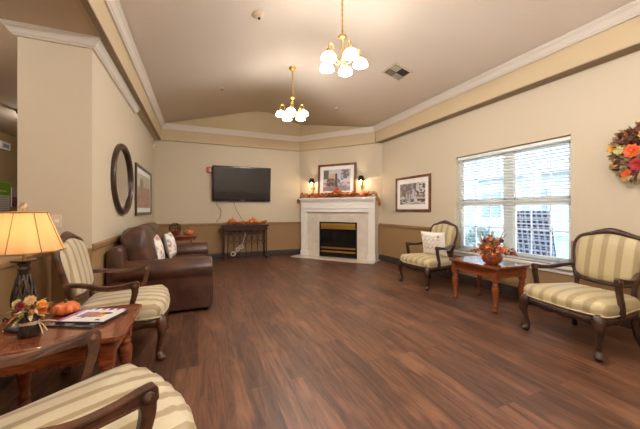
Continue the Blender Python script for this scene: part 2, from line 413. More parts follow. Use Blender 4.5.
# ------------------------------------------------------------------ window
M_VINYL = mat('window_vinyl', (236,238,236), .35)
win = tag(MB().box(XR+.10, XR+.149, WY0, WY1, WZ0, WZ0+.05, .004).box(XR+.10, XR+.149, WY0, WY1, WZ1-.05, WZ1, .004)
    .box(XR+.10, XR+.149, WY0, WY0+.045, WZ0, WZ1, .004).box(XR+.10, XR+.149, WY1-.045, WY1, WZ0, WZ1, .004)
    .box(XR+.10, XR+.149, 2.775, 2.895, WZ0, WZ1, .004).build('window_1', M_VINYL), kind='structure')
gl = bpy.data.materials.new('window_glass'); gl.use_nodes = True; n_ = gl.node_tree.nodes; n_.remove(n_['Principled BSDF'])
tr_ = n_.new('ShaderNodeBsdfTransparent'); tr_.inputs[0].default_value = (.97, .99, 1, 1); gs = n_.new('ShaderNodeBsdfGlossy'); gs.inputs['Roughness'].default_value = .02
mxs = n_.new('ShaderNodeMixShader'); mxs.inputs[0].default_value = .05; o_ = n_['Material Output']
gl.node_tree.links.new(tr_.outputs[0], mxs.inputs[1]); gl.node_tree.links.new(gs.outputs[0], mxs.inputs[2]); gl.node_tree.links.new(mxs.outputs[0], o_.inputs[0])
for y0, y1 in ((WY0+.045, 2.775), (2.895, WY1-.045)):
    q = MB(); zm = 1.32
    q.box(XR+.105, XR+.138, y0, y1, zm-.025, zm+.025)
    for z0, z1 in ((WZ0+.05, zm-.025), (zm+.025, WZ1-.05)):
        q.box(XR+.108, XR+.135, y0, y0+.03, z0, z1).box(XR+.108, XR+.135, y1-.03, y1, z0, z1)
        q.box(XR+.108, XR+.135, y0, y1, z0, z0+.03).box(XR+.108, XR+.135, y0, y1, z1-.03, z1)
        for k in (1, 2): yy = y0+(y1-y0)*k/3; q.box(XR+.117, XR+.127, yy-.008, yy+.008, z0, z1)
        zz = (z0+z1)/2; q.box(XR+.117, XR+.127, y0, y1, zz-.008, zz+.008)
    q.build('sash', M_VINYL, win)
    MB().box(XR+.120, XR+.124, y0+.02, y1-.02, WZ0+.06, WZ1-.06).build('pane', gl, win)
struct('trim_window_sill', MB().box(XR-.05, XR+.10, WY0-.05, WY1+.05, WZ0-.03, WZ0, .006).box(XR-.018, XR-.001, WY0-.03, WY1+.03, WZ0-.09, WZ0-.03, .004), M_WHITE)
bl = thing('window_blind', 'open white horizontal blind with cords across the double window', 'blind', (XR+.068, (WY0+WY1)/2, WZ0))
Y0, Y1 = -(WY1-WY0)/2+.012, (WY1-WY0)/2-.012; HB = WZ1-WZ0
M_SLAT = mat('white_slat', (232,234,230), .45)
MB().box(-.03, .03, Y0, Y1, HB-.055, HB-.008, .004).build('head_rail', M_SLAT, bl)
q = MB(); k = 0
z = .045
while z < HB-.06:
    q.box(-.025, .025, Y0, Y1, -.0012, .0012, M=Tr(0, 0, z) @ Matrix.Rotation(radians(7), 4, 'Y')); z += .0445
q.build('slats', M_SLAT, bl)
MB().box(-.025, .025, Y0, Y1, .004, .022, .003).build('bottom_rail', M_SLAT, bl)
for yy in (-.68, -.25, .25, .68):
    MB().tube([(-.027, yy, .01), (-.027, yy, HB-.03)], .0016, 5).build('ladder_cord', M_SLAT, bl)
MB().tube([(-.035, .77, HB-.06), (-.037, .768, .75)], .0022, 5).lathe([(.002, .70), (.006, .71), (.007, .74), (.002, .76)], 8, M=Tr(-.037, .768, 0)).build('pull_cord', M_SLAT, bl)

# ------------------------------------------------------------------ outside the window
M_GRND = mat('outside_paving', (188,196,196), .9, var=.12, vscale=2)
M_LAWN = mat('lawn', (168,190,166), .9, var=.25, vscale=12)
M_PORCH = mat('porch_paint', (196,204,218), .6)
struct('floor_patio', MB().box(XR+.2, 8.3, -1, 12, -.22, -.12), M_GRND)
tag(MB().box(8.3, 20, -4, 22, -.24, -.12).build('lawn', M_LAWN), 'pale green lawn stretching behind the patio outside', 'lawn', kind='stuff')
def porch_column(x, y, label):
    t = thing('porch_column', label, 'column', (x, y, -.12), 0, 'white porch columns outside')
    MB().box(-.13, .13, -.13, .13, .12, 2.9, .01).build('shaft', M_PORCH, t)
    MB().box(-.17, .17, -.17, .17, 0, .12, .01).build('plinth', M_PORCH, t)
    MB().box(-.17, .17, -.17, .17, 2.9, 2.98, .01).build('capital', M_PORCH, t)
porch_column(7.6, 6.35, 'square white porch column outside, seen through the left half of the window')
porch_column(7.6, 4.62, 'square white porch column outside, rising behind the leaning lattice panel')
tag(MB().box(7.45, 7.75, 1, 10, 2.87, 3.2, .01).build('porch_beam', M_PORCH), 'white porch beam carried by the columns outside the window', 'beam')
lt = thing('lattice_panel', 'white lattice panel with dark gaps standing outside the right half of window', 'lattice', (6.0, 3.58, -.12))
M_LAT = mat('lattice_slat', (150,160,186), .6); M_LDK = mat('dark_screen', (52,54,80), .8)
q = MB(); W_, H_ = .78, 1.3
for i in range(8): yy = -W_/2+.03+i*(W_-.06)/7; q.box(-.012, 0, yy-.016, yy+.016, .02, H_, M=Matrix.Shear('XY', 4, (0, 0)) if False else None)
for i in range(13): zz = .05+i*(H_-.1)/12; q.box(-.02, -.008, -W_/2, W_/2, zz-.016, zz+.016)
LM = Matrix(((1, 0, 0, 0), (0, 1, .12, 0), (0, 0, 1, 0), (0, 0, 0, 1)))
for v in q.bm.verts: v.co = LM @ v.co
q.build('slats', M_LAT, lt)
q = MB().box(0, .02, -W_/2, W_/2, 0, H_)
for v in q.bm.verts: v.co = LM @ v.co
q.build('screen', M_LDK, lt)
def shrub(x, y, r, label):
    q = MB(); rnd = random.Random(int(x*100+y*10))
    for i in range(420):
        d = Vector((rnd.gauss(0, 1), rnd.gauss(0, 1), rnd.gauss(0, 1))).normalized()*r*rnd.uniform(.7, 1)
        q.leaf(Vector((0, 0, r*.9))+d, d+Vector((0, 0, .5)), (rnd.random(), rnd.random(), 1), .12, .06, rnd.choice((0, 1)))
    q.tube([(0, 0, 0), (0, 0, r)], .03, 6)
    tag(q.build('shrub', [mat('shrub_green', (130,152,150), .8), mat('shrub_pale', (176,192,194), .8)], loc=(x, y, -.12)), label, 'shrub', 'shrubs outside the window')
shrub(7.0, 5.6, .42, 'leafy shrub outside, behind the flowers on the right table')
shrub(7.0, 7.1, .38, 'leafy shrub at the foot of the outer left porch column')
bd = thing('house', 'pale house across the lawn, seen faintly through the blinds', 'house', (19, 11, -.12), 0)
MB().box(-2, 2, -8, 6, 0, 3.2).build('wall', M_PORCH, bd)
MB().prism([(-2.5, 3.2), (2.5, 3.2), (0, 5)], 'y', -8.5, 6.5).build('roof', mat('grey_roof', (170,178,188), .8), bd)
for yy in (-6, -3.4, -.8, 1.8, 4.2):
    f = MB().box(-2.06, -1.99, yy-.6, yy+.6, .9, 2.4).build('window', mat('house_window', (150,166,184), .3), bd)

# ------------------------------------------------------------------ chandeliers
def bulb_light(parent, loc, watts, r=.03, col=WARM, name='bulb_light'):
    l = bpy.data.lights.new(name, 'POINT'); l.energy = watts; l.color = col; l.shadow_soft_size = r
    o = bpy.data.objects.new(name, l); COL.objects.link(o); o.parent = parent; o.location = loc; return o
def chandelier(y, label, zs, watts, phase=.3):
    t = thing('chandelier', label, 'chandelier', (XRG, y, zc(XRG)), 0, 'brass chandeliers with frosted glass shades')
    zz = zs-zc(XRG)
    MB().lathe([(.005, -.06), (.02, -.05), (.055, -.035), (.065, -.005), (.065, .0)], 20).build('canopy', M_GOLD, t)
    MB().tube([(0, 0, -.05), (0, 0, zz+.32)], .008, 8).build('rod', M_GOLD, t)
    # links wound round the rod
    q = MB()
    L = -.06-(zz+.32); nlk = int(L/.03)
    for i in range(nlk):
        z0 = -.06-(i+.5)*L/nlk; a = pi/2*(i % 2)
        q.tube([(.012*cos(u)*cos(a), .012*cos(u)*sin(a), z0+.018*sin(u)) for u in [2*pi*k/8 for k in range(8)]], .003, 5, closed=True, up=(sin(a), -cos(a), .01))
    q.build('chain', M_GOLD, t)
    MB().lathe([(.004, zz+.335), (.022, zz+.325), (.05, zz+.31), (.055, zz+.295), (.03, zz+.28), (.012, zz+.265), (.014, zz+.1), (.026, zz+.07), (.034, zz+.04), (.02, zz+.01), (.012, zz-.02), (.02, zz-.035), (.004, zz-.055)][::-1], 20).build('hub', M_GOLD, t)
    for k in range(5):
        a = phase+2*pi*k/5; M = Rz(a)
        path = cat([(.01, 0, zz+.03), (.06, 0, zz-.01), (.12, 0, zz+.06), (.16, 0, zz+.155), (.205, 0, zz+.15), (.212, 0, zz+.09)], 5)
        arm = MB().tube(path, .0065, 7, up=(0, 1, 0), M=M).lathe([(.012, zz+.1), (.026, zz+.085), (.028, zz+.055), (.02, zz+.05)], 12, M=M @ Tr(.212, 0, 0)).build('arm', M_GOLD, t)
        MB().lathe([(.022, zz+.052), (.044, zz+.044), (.066, zz+.026), (.080, zz+.002), (.086, zz-.026), (.082, zz-.030), (.072, zz-.003), (.045, zz+.03), (.02, zz+.04)], 20, M=M @ Tr(.212, 0, 0), cap=False).build('glass_shade', M_SHADEGLASS, arm)
        bulb_light(t, M @ Vector((.212, 0, zz-.06)), watts)
    return t
chandelier(3.04, 'brass five-light chandelier nearest the viewer, frosted shades lit, right of the smoke detector', 2.915, BULB_W, .92)
chandelier(4.98, 'smaller-looking brass chandelier further back above the room centre, whole rod visible', 2.89, BULB_W, .5)
chandelier(1.0, 'added unseen brass five-light chandelier hanging overhead just above the picture, nearest the near corner', 2.96, BULB_EXTRA_W)  # added above the view to light the near half of the room
chandelier(-1.2, 'added unseen brass five-light chandelier hanging behind the viewer, furthest from the fireplace', 2.96, BULB_EXTRA_W)  # likewise an added lamp, never in view

# ceiling fittings
def on_slope(x, y, side):  # local Z points down out of the ceiling
    z = ZC+SL*(x-XT0) if side == 'l' else ZC+SL*(XT1-x)
    a = atan(SL)*(-1 if side == 'l' else 1)
    return Tr(x, y, z) @ Matrix.Rotation(a, 4, 'Y') @ Matrix.Rotation(pi, 4, 'X')
M_PLAST = mat('ivory_plastic', (222,204,176), .45)
sd = thing('smoke_detector', 'round ivory smoke detector on the sloped ceiling, left of the chandelier', 'smoke detector'); sd.matrix_world = on_slope(.66, 3.5, 'l')
MB().lathe([(.075, 0), (.075, .012), (.068, .02), (.05, .028), (.045, .04), (.03, .048)], 24).build('body', M_PLAST, sd)
MB().lathe([(.016, .048), (.016, .058), (.008, .066)], 12).build('sensor', M_BLACK, sd)
for x, y, s, lb in ((.41, 5.73, 'l', 'small sprinkler head on the left ceiling slope, left of the far chandelier'), (2.82, 5.79, 'r', 'small sprinkler head on the right ceiling slope, right of the far chandelier')):
    t = thing('sprinkler', lb, 'sprinkler', group='ceiling sprinklers'); t.matrix_world = on_slope(x, y, s)
    MB().lathe([(.04, 0), (.04, .004), (.02, .01), (.01, .012)], 16).build('escutcheon', M_PLAST, t)
    MB().lathe([(.008, .01), (.008, .035), (.02, .036), (.02, .04)], 10).build('nozzle', mat('grey_metal', (110,104,98), .4, .7), t)
vt = thing('ceiling_vent', 'square white ceiling air vent with dark louvres', 'vent'); vt.matrix_world = on_slope(2.94, 3.84, 'r')
q = MB(); R = .18
for a, b, c, d in ((-R, R, -R, -R+.03), (-R, R, R-.03, R), (-R, -R+.03, -R, R), (R-.03, R, -R, R)): q.box(a, b, c, d, 0, .012, .002)
q.build('frame', M_PLAST, vt)
MB().box(-R+.03, R-.03, -R+.03, R-.03, 0, .003).build('duct', mat('vent_dark', (46,42,42), .8), vt)
q = MB()
for i in range(7): q.box(-.14+i*.02-.008, -.14+i*.02+.008, .0, .135, -.001, .001, M=Tr(0, 0, .008) @ Matrix.Translation((0, 0, 0)))
for i in range(7): q.box(0.0, .135, -.14+i*.02-.008, -.14+i*.02+.004, .007, .009)
for i in range(7): q.box(-.135, 0, -.14+i*.02-.004, -.14+i*.02+.0, .007, .009)
q.build('louvres', mat('vent_louvre', (200,188,168), .5), vt)

# recessed lights of the hall: first is visible, the rest added unseen for light
for k, (x, y) in enumerate(((-2.5, 6.6), (-2.5, 3.2), (-2.4, .6), (-2.4, -1.6))):
    lb = ('recessed ceiling light glowing over the hall left of the cream column', 'added recessed ceiling light of the hall beside the cream column, outside the picture', 'added recessed ceiling light over the hall beside the nearest armchair, outside the picture', 'added unseen recessed ceiling light at the near end of the hall behind the viewer')[k]
    t = thing('ceiling_light', lb, 'ceiling light', (x, y, ZS), 0, 'recessed lights of the hall')
    MB().lathe([(.07, -.012), (.09, -.012), (.095, 0), (.07, 0)], 20, cap=False).build('trim_ring', M_WHITE, t)
    MB().lathe([(.001, -.008), (.07, -.008)], 20, cap=False).build('lens', mat('lit_lens', (255,240,220), .4, emit=(255,226,190), es=6), t)
    bulb_light(t, (0, 0, -.08), CAN_W*(.6 if k == 0 else 1), .05)

# ------------------------------------------------------------------ things on walls of the hall
XHf = XH+.002
def flat(name, label, c, x, y, z, wy, hz, fn, nu=24, nv=24, facing='x+', group=None):
    t = thing(name, label, c, (x, y, z), {'x+': pi/2, 'x-': -pi/2, 'y-': 0, 'y+': pi}[facing], group)
    MB().box(-wy/2, wy/2, 0, .012, -hz/2, hz/2).build('backing', M_MATB, t)
    picture('print', wy-.004, hz-.004, nu, nv, fn, t, Tr(0, -.002, 0)); return t
def f_green(u, v):
    if v > .55: return (112,168,30) if not (.68 < v < .72 and .2 < u < .8) else (200,220,150)
    if int(v*24) % 2 and .12 < u < .88: return (180,176,168)
    return (216,212,204)
flat('poster', 'poster with bright green top on the hall wall, left edge of photo', 'poster', XH+.02, 8.02, 1.48, .42, .58, f_green)
def f_leaf(u, v):
    if v > .5: return (176,156,150)
    return [(90,50,60), (150,60,60), (60,50,70), (190,150,120)][int(abs(nz(u*6, v*6, 3))*12) % 4]
flat('flyer', 'small mauve flyer with dark picture pinned right of the green poster', 'flyer', XH+.02, 8.42, 1.48, .22, .42, f_leaf)
sg = thing('wall_sign', 'small white sign high on the hall wall above the poster', 'sign', (XH+.03, 8.05, 2.52), pi/2)
MB().box(-.16, .16, -.02, .03, -.08, .08, .008).build('board', M_WHITE, sg)
MB().box(-.09, .09, -.023, -.019, -.04, .03).build('panel', mat('sign_grey', (150,146,138), .5), sg)
rd = thing('notice_panel', 'red panel on the hall wall just behind the lamp', 'panel', (XH+.02, 8.02, .98), pi/2)
MB().box(-.22, .22, 0, .02, -.12, .12, .004).build('board', mat('red_board', (198,52,26), .5), rd)
MB().box(-.16, .16, -.004, .002, -.06, -.02).build('strip', mat('amber_strip', (226,150,60), .5), rd)
el = thing('exit_light', 'small black fixture on the hall ceiling beside the glowing recessed light', 'light fixture', (-2.66, 6.2, ZS))
MB().box(-.04, .04, -.04, .04, -.02, 0, .005).build('base', M_BLACK, el)
MB().lathe([(.02, -.06), (.03, -.055), (.035, -.02), (.02, -.018)], 14).build('head', M_BLACK, el)
def plate(name, label, c, loc, rz, slots):
    t = thing(name, label, c, loc, rz)
    MB().box(-.036, .036, -.006, 0, -.058, .058, .002).build('cover', M_PLAST, t)
    for z0 in slots: MB().box(-.016, .016, -.009, -.005, z0-.014, z0+.014, .002).build('socket' if len(slots) > 1 else 'switch', M_WHITE, t)
plate('wall_outlet', 'ivory power outlet on the half wall between lamp and armchair', 'outlet', (HW1+.001, 2.78, .36), pi/2, (-.022, .022))
plate('light_switch', 'ivory switch plate on the column front just right of the lamp shade', 'switch', (-1.18, 3.359, 1.1), 0, (0,))
fa = thing('fire_alarm', 'small red fire alarm box at the upper left of the television', 'fire alarm', (.27, YB-.001, 2.17), 0)
MB().box(-.08, .08, -.05, 0, -.07, .07, .008).build('housing', mat('alarm_red', (176,30,24), .4), fa)
MB().box(-.03, .03, -.056, -.049, -.04, .04, .004).build('strobe', mat('alarm_lens', (190,150,140), .2), fa)
sn = thing('motion_sensor', 'tiny ivory motion sensor high in the back left corner', 'sensor', (XL+.001, 7.35, 2.6), pi/2)
MB().box(-.03, .03, -.04, 0, -.045, .045, .01).build('body', M_PLAST, sn)
MB().ball((0, -.04, -.01), .014).build('lens', M_BLACK, sn)

# ------------------------------------------------------------------ pictures and mirror
def framed(name, label, loc, rz, W, H, fw, mw, fn, fm, tilt=0, nu=44, nv=32, depth=.03):
    t = thing(name, label, 'picture', loc, rz); t.rotation_euler = (tilt, 0, rz)
    q = MB()
    for s in (-1, 1):
        q.box(min(s*W/2, s*(W/2-fw)), max(s*W/2, s*(W/2-fw)), -depth, 0, -H/2, H/2, .006)
        q.box(-W/2+fw*.5, W/2-fw*.5, -depth+.001, -.001, min(s*H/2, s*(H/2-fw)), max(s*H/2, s*(H/2-fw)), .006)
    q.build('frame', fm, t)
    MB().box(-W/2+fw*.7, W/2-fw*.7, -.012, -.004, -H/2+fw*.7, H/2-fw*.7).build('mat', M_MATB, t)
    picture('print', W-2*fw-2*mw, H-2*fw-2*mw, nu, nv, fn, t, Tr(0, -.0135, 0)); return t
def f_street(u, v):
    n = nz(u*9, v*9, 1)
    if v < .12: return (196,190,188) if (v > .06) ^ (nz(u*5, v*18, 2) > .1) else (96,88,86)
    if v < .24: return (84,78,76) if nz(u*7, v*30, 7) > -.05 else (206,202,200)
    c = (205,198,192)
    if v > .3 and u < .64 and (v-.3) > .15*abs(nz(u*4, 0, 9)): c = (112,100,96) if n > -.12 else (150,138,132)
    if .26 < v < .5 and .22 < u < .56: c = (186,176,178) if int(u*28) % 3 else (120,110,112)
    if .5 < u < .62 and v < .72: c = (190,184,196)
    if u > .64 and v > .45 and n > .05: c = (88,82,88)
    if u > .66 and v < .5: c = (196,178,158) if n < .1 else (124,112,104)
    return c
framed('framed_picture', 'brown framed black-and-white street photograph on the wall right of the fireplace', (XR-.002, 4.77, 1.53), -pi/2, 1.04, .72, .045, .1, f_street, M_FRAMEW)
def f_room(u, v):
    n = nz(u*8, v*8, 4); c = (198,196,202)
    if v < .4: c = (150,140,150) if n > 0 else (188,182,190)
    if .03 < u < .2 and .55 < v < .96: c = (120,110,104)
    if .66 < u < .96 and .55 < v < .98: c = (112,106,114) if n > -.1 else (180,176,180)
    if hypot(u-.3, (v-.42)*.8) < .17: c = (92,80,90) if n > -.1 else (150,120,110)
    if hypot(u-.36, (v-.7)) < .11: c = (206,176,130)
    if .46 < u < .52 and .2 < v < .8: c = (76,72,74)
    if hypot(u-.62, v-.5) < .13: c = (214,212,214) if n > 0 else (130,124,134)
    if v < .18: c = (170,120,104) if n > .08 else (150,146,160)
    return c
pc = (C1[0]+E_.x*1.145+N_.x*.05, C1[1]+E_.y*1.145+N_.y*.05)
DR = atan2(E_.y, E_.x)      # diagonal wall direction, local -Y of things faces the room
framed('framed_picture', 'wide wood-framed print of a room scene standing on the white mantel', (pc[0]+N_.x*.02, pc[1]+N_.y*.02, 1.955), DR, 1.05, .84, .055, .09, f_room, M_FRAMEW, tilt=radians(-3))
def f_land(u, v):
    c = (196,186,172)
    if v < .62+.08*nz(u*3, 1, 2): c = (168,132,112) if nz(u*8, v*8, 8) > -.1 else (150,112,96)
    if v > .5 and hypot(u-.3, (v-.66)*.7) < .14+.05*nz(u*9, v*9): c = (140,128,110)
    return c
framed('framed_picture', 'dark framed faded landscape print on the left wall right of the mirror', (XL+.002, 6.15, 1.53), pi/2, 1.6, .84, .05, .08, f_land, M_DARKFRAME)
mr = thing('wall_mirror', 'large oval mirror in dark stepped wooden frame on the left wall', 'mirror', (XL+.002, 4.5, 1.595), pi/2)
RX, RZ = .53, .47
ring = lambda a, d, sc: [((RX-a)*cos(u), d, (RZ-a)*sin(u)) for u in [2*pi*k/56 for k in range(56)]]
MB().tube(ring(.03, -.02, 1), (.02, .03), 10, closed=True, up=(0, -1, 0)).tube(ring(.068, -.014, 1), (.012, .03), 10, closed=True, up=(0, -1, 0)).tube(ring(.05, -.01, 1), (.01, .04), 8, closed=True, up=(0, -1, 0)).build('frame', M_DARKFRAME, mr)
q = MB(); vs = [q.bm.verts.new(((RX-.076)*cos(2*pi*k/56), -.012, (RZ-.076)*sin(2*pi*k/56))) for k in range(56)]; q.bm.faces.new(vs)
q.build('mirror_glass', mat('mirror_silver', (236,234,228), .03, 1), mr)

# wreath on the right wall
wr = thing('autumn_wreath', 'large autumn wreath of leaves, orange and red flowers on the right wall', 'wreath', (XR-.005, 1.36, 1.76), -pi/2)
q = MB(); rnd = random.Random(3)
wm = [mat('wreath_burlap', (178,148,108), .8, var=.2), mat('wreath_maroon', (104,46,46), .7, var=.3), mat('wreath_green', (96,104,56), .7), mat('wreath_orange', (206,96,36), .6), mat('wreath_gold', (204,150,64), .6), mat('wreath_brown', (104,60,36), .7)]
for i in range(620):
    a = rnd.uniform(0, 2*pi); rr = rnd.uniform(.10, .265); d = rnd.uniform(-.12, -.02)*(1-abs(rr-.2)/.16)-.01
    p = Vector((rr*cos(a), d, rr*sin(a))); dd = Vector((cos(a+rnd.uniform(-1.4, 1.4)), rnd.uniform(-.9, -.1), sin(a+rnd.uniform(-1.4, 1.4))))
    q.leaf(p, dd, (rnd.gauss(0, 1), -1, rnd.gauss(0, 1)), rnd.uniform(.05, .09), rnd.uniform(.04, .07), rnd.choice((0, 0, 0, 0, 1, 1, 2, 4, 5, 5)))
q.build('leaves', wm, wr)
q = MB(); q.tube([(.2*cos(u), -.03, .2*sin(u)) for u in [2*pi*k/40 for k in range(40)]], (.05, .028), 8, closed=True, up=(0, -1, 0)); q.build('ring', wm[5], wr)
def blossom(parent, p, R, m, nm='flower', nrm=(0, -1, 0)):
    q = MB(); nrm = Vector(nrm).normalized(); o = nrm.orthogonal().normalized(); s_ = nrm.cross(o)
    for k, (n_, rr, up) in enumerate(((9, 1, .25), (8, .75, .6), (6, .5, 1.1), (4, .3, 2))):
        for i in range(n_):
            a = 2*pi*i/n_+k*.4; d = (o*cos(a)+s_*sin(a)+nrm*up)
            q.leaf(Vector(p)+nrm*.004*k, d, nrm, R*rr, R*rr*.8, 0, .15)
    q.ball(Vector(p)+nrm*R*.25, R*.18, 0, 8, 6)
    return q.build(nm, m, parent)
M_FO = mat('flower_orange', (224,96,38), .5); M_FR = mat('flower_red', (178,40,44), .5); M_FY = mat('flower_yellow', (226,170,64), .5); M_FC = mat('flower_cream', (214,204,128), .5)
for x, z, R, m in ((-.1, .02, .085, M_FO), (-.06, -.12, .08, M_FR), (-.2, .04, .055, M_FC), (.0, .16, .07, M_FY), (-.14, -.2, .055, M_FO), (.15, .1, .08, M_FO), (.16, -.12, .07, M_FR), (-.25, .07, .05, M_FY)):
    blossom(wr, (x*1, -.12, z), R*.85, m)

# ------------------------------------------------------------------ fireplace (local X along the wall, local -Y into the room)
FP = thing('fireplace', 'white mantel fireplace with cream marble surround and brass trimmed firebox in the corner', 'fireplace', (C1[0]+N_.x*.003, C1[1]+N_.y*.003, 0), DR)
D0 = .25
MB().box(.17, 2.23, -D0-.07, 0, 1.46, 1.505, .006).box(.185, 2.215, -D0-.045, 0, 1.43, 1.46, .004).box(.195, 2.205, -D0-.02, 0, 1.405, 1.43, .004).build('mantel_shelf', M_WHITE, FP)
q = MB().box(.2, 2.2, -D0, 0, 1.15, 1.405, .003).box(.2, 2.2, -D0-.015, -D0+.001, 1.235, 1.262, .004).box(.36, 2.04, -D0-.008, -D0+.001, 1.15, 1.17, .003)
q.build('header', M_WHITE, FP)
for x0, x1 in ((.2, .37), (2.03, 2.2)):
    MB().box(x0, x1, -D0, 0, .15, 1.15, .003).box(x0+.035, x1-.035, -D0-.006, -D0+.001, .2, 1.1, .003).build('pilaster', M_WHITE, FP)
    MB().box(x0-.012, x1+.012, -D0-.015, 0, .02, .15, .005).build('plinth', M_WHITE, FP)
MB().box(.37, .73, -D0+.05, 0, .02, 1.15).box(1.74, 2.03, -D0+.05, 0, .02, 1.15).box(.73, 1.74, -D0+.05, 0, .9, 1.15).build('surround', M_MARBLE, FP)
MB().box(.73, 1.74, -D0+.16, 0, .02, .9).build('firebox', mat('firebox_black', (26,24,24), .7), FP)
q = MB()
for a, b, c, d in ((.73, .765, .03, .9), (1.705, 1.74, .03, .9), (.73, 1.74, .87, .9), (.73, 1.74, .03, .055)): q.box(a, b, -D0+.03, -D0+.07, c, d, .003)
q.build('firebox_frame', M_BLACK, FP)
fgl = mat('fire_glass', (34,30,30), .08, var=.35, vscale=6)
MB().box(.765, 1.705, -D0+.06, -D0+.07, .28, .7).build('glass_door', fgl, FP)
for z0, z1 in ((.72, .79), (.795, .865), (.232, .272), (.14, .18)):
    MB().box(.77, 1.70, -D0+.03, -D0+.06, z0, z1, .008).build('brass_louvre', M_GOLD, FP)
MB().box(.765, 1.705, -D0+.06, -D0+.09, .055, .235).build('lower_grille', M_BLACK, FP)
hs = MB()
hs.prism([(.09, -.001), (.09, -.56), (2.26, -.56), (2.26, -.001)], 'z', 0, .02, .003)
o = hs.build('trim_hearth', M_MARBLE); o.location = (C1[0]+N_.x*.02, C1[1]+N_.y*.02, 0); o.rotation_euler = (0, 0, DR); o['kind'] = 'structure'
def dl(t, o, z): p = Vector((C1[0], C1[1], 0))+E_*t+N_*o; return (p.x, p.y, z)
# sconces
def sconce(tt, label):
    s = thing('wall_sconce', label, 'sconce', dl(tt, .003, 1.84), DR, 'brass sconces beside the mantel picture')
    MB().lathe([(.04, 0), (.045, .006), (.03, .012), (.012, .018)], 16, M=Tr(0, 0, -.06) @ Matrix.Rotation(pi/2, 4, 'X')).build('backplate', M_GOLD, s)
    MB().tube(cat([(0, -.01, -.06), (0, -.06, -.15), (0, -.11, -.14), (0, -.12, -.08)], 5), .007, 7, up=(1, 0, 0)).tube(cat([(0, -.01, -.06), (0, -.035, .02), (0, -.01, .09), (0, -.03, .13)], 5), .006, 7, up=(1, 0, 0)).lathe([(.01, -.09), (.03, -.08), (.034, -.07), (.012, -.068)], 14, M=Tr(0, -.12, 0)).build('arm', M_GOLD, s)
    MB().lathe([(.011, -.07), (.011, .04)], 12, M=Tr(0, -.12, 0)).build('candle', mat('candle_ivory', (240,226,190), .4), s)
    MB().lathe([(.008, .04), (.014, .06), (.008, .09), (.002, .1)], 10, M=Tr(0, -.12, 0)).build('bulb', mat('lit_bulb', (255,240,200), .3, emit=(255,214,150), es=14), s)
    MB().lathe([(.08, .08), (.05, .19), (.048, .19), (.077, .078)], 20, M=Tr(0, -.12, 0), cap=False).build('shade', mat('black_shade', (30,26,24), .6), s)
    bulb_light(s, (0, -.17, .05), SCONCE_W, .02, (1, .74, .45))
sconce(.447, 'brass wall sconce with black shade left of the mantel picture')
sconce(1.813, 'brass wall sconce with black shade right of the mantel picture')

# pumpkins, garlands
def pumpkin_parts(t, R, flat_=.72, n=9, m=None, z0=0):
    prof = [(.02, .05), (.35, .0), (.75, .12), (.97, .38), (1, .6), (.9, 1.0), (.62, 1.3), (.3, 1.38), (.08, 1.28)]
    hh = R*flat_*1.0
    MB().lathe([(r*R, z0+z*hh) for r, z in prof], 54, rf=lambda a: .88+.12*abs(sin(a*n/2))**.6).build('body', m or M_ORANGE, t)
    MB().tube(cat([(0, 0, z0+1.26*hh), (R*.02, 0, z0+1.5*hh), (R*.12, R*.04, z0+1.72*hh)], 4), [(R*.12, R*.12)]*4+[(R*.08, R*.08)]*5, 7, up=(1, 0, 0)).build('stem', M_STEM, t)
def pumpkin(label, loc, R, group=None, m=None, flat_=.72):
    t = thing('pumpkin', label, 'pumpkin', loc, random.uniform(0, 6), group); pumpkin_parts(t, R, flat_, m=m); return t
def garland(name, label, loc, rz, L, W, H, n, droop=(0, 0), seed=1, avoid=()):
    rnd = random.Random(seed); q = MB()
    path = [(-L/2+L*i/30, .0+.01*sin(i), .02+.006*sin(i*1.7)) for i in range(31)]
    q.tube(path, .007, 6, mi=3)
    for i in range(n):
        x = rnd.uniform(-L/2, L/2); y = rnd.gauss(0, W/3); z = rnd.uniform(.012, H)
        q.leaf((x, max(-W/2, min(W/2, y)), z), (rnd.gauss(0, 1), rnd.gauss(-.3, 1), rnd.uniform(.0, .8)), (rnd.gauss(0, .5), rnd.gauss(0, .5), 1), rnd.uniform(.045, .08), rnd.uniform(.035, .06), rnd.choice((0, 0, 0, 1, 2, 2, 3, 4, 5, 5)), .1)
    for sx, dz in zip((-1, 1), droop):
        if not dz: continue
        for i in range(70):
            f = rnd.random()
            q.leaf((sx*(L/2+.01+.06*sqrt(f)), rnd.uniform(-.06, .05), .03-dz*f), (sx*rnd.uniform(.0, .6), rnd.gauss(0, .6), -rnd.uniform(.2, 1)), (rnd.gauss(0, 1), -1, rnd.gauss(0, .4)), .05, .04, rnd.choice((0, 1, 2, 3, 4, 5)), .1)
    t = thing(name, label, 'garland', loc, rz); q.build('leaves', M_LEAVES, t)
    return t
ga = garland('leaf_garland', 'orange and brown autumn leaf garland lying along the white mantel', dl(1.2, .235, 1.506), DR, 2.04, .10, .11, 620, (.14, .2), 5)
for k, (x, dx) in enumerate(((-.72, 0), (-.3, 0), (.42, 0), (.8, 0))):
    q = MB()
    for j in range(7): q.ball((x+random.uniform(-.03, .03), -.045+random.uniform(-.01, .01), .03+random.uniform(0, .05)), .012, 0, 8, 6)
    q.build('berries', mat('berry_red', (150,40,28), .3), ga)
for k, (t_, R, lb) in enumerate(((.62, .065, 'small orange pumpkin on the mantel beside the left sconce'), (.88, .085, 'orange pumpkin on the mantel left of the centre arrangement'), (1.93, .085, 'orange pumpkin on the mantel below the right sconce'), (1.6, .065, 'small orange pumpkin on the mantel right of the centre arrangement'))):
    pumpkin(lb, dl(t_, .19, 1.506), R, 'pumpkins on the mantel', flat_=.95)
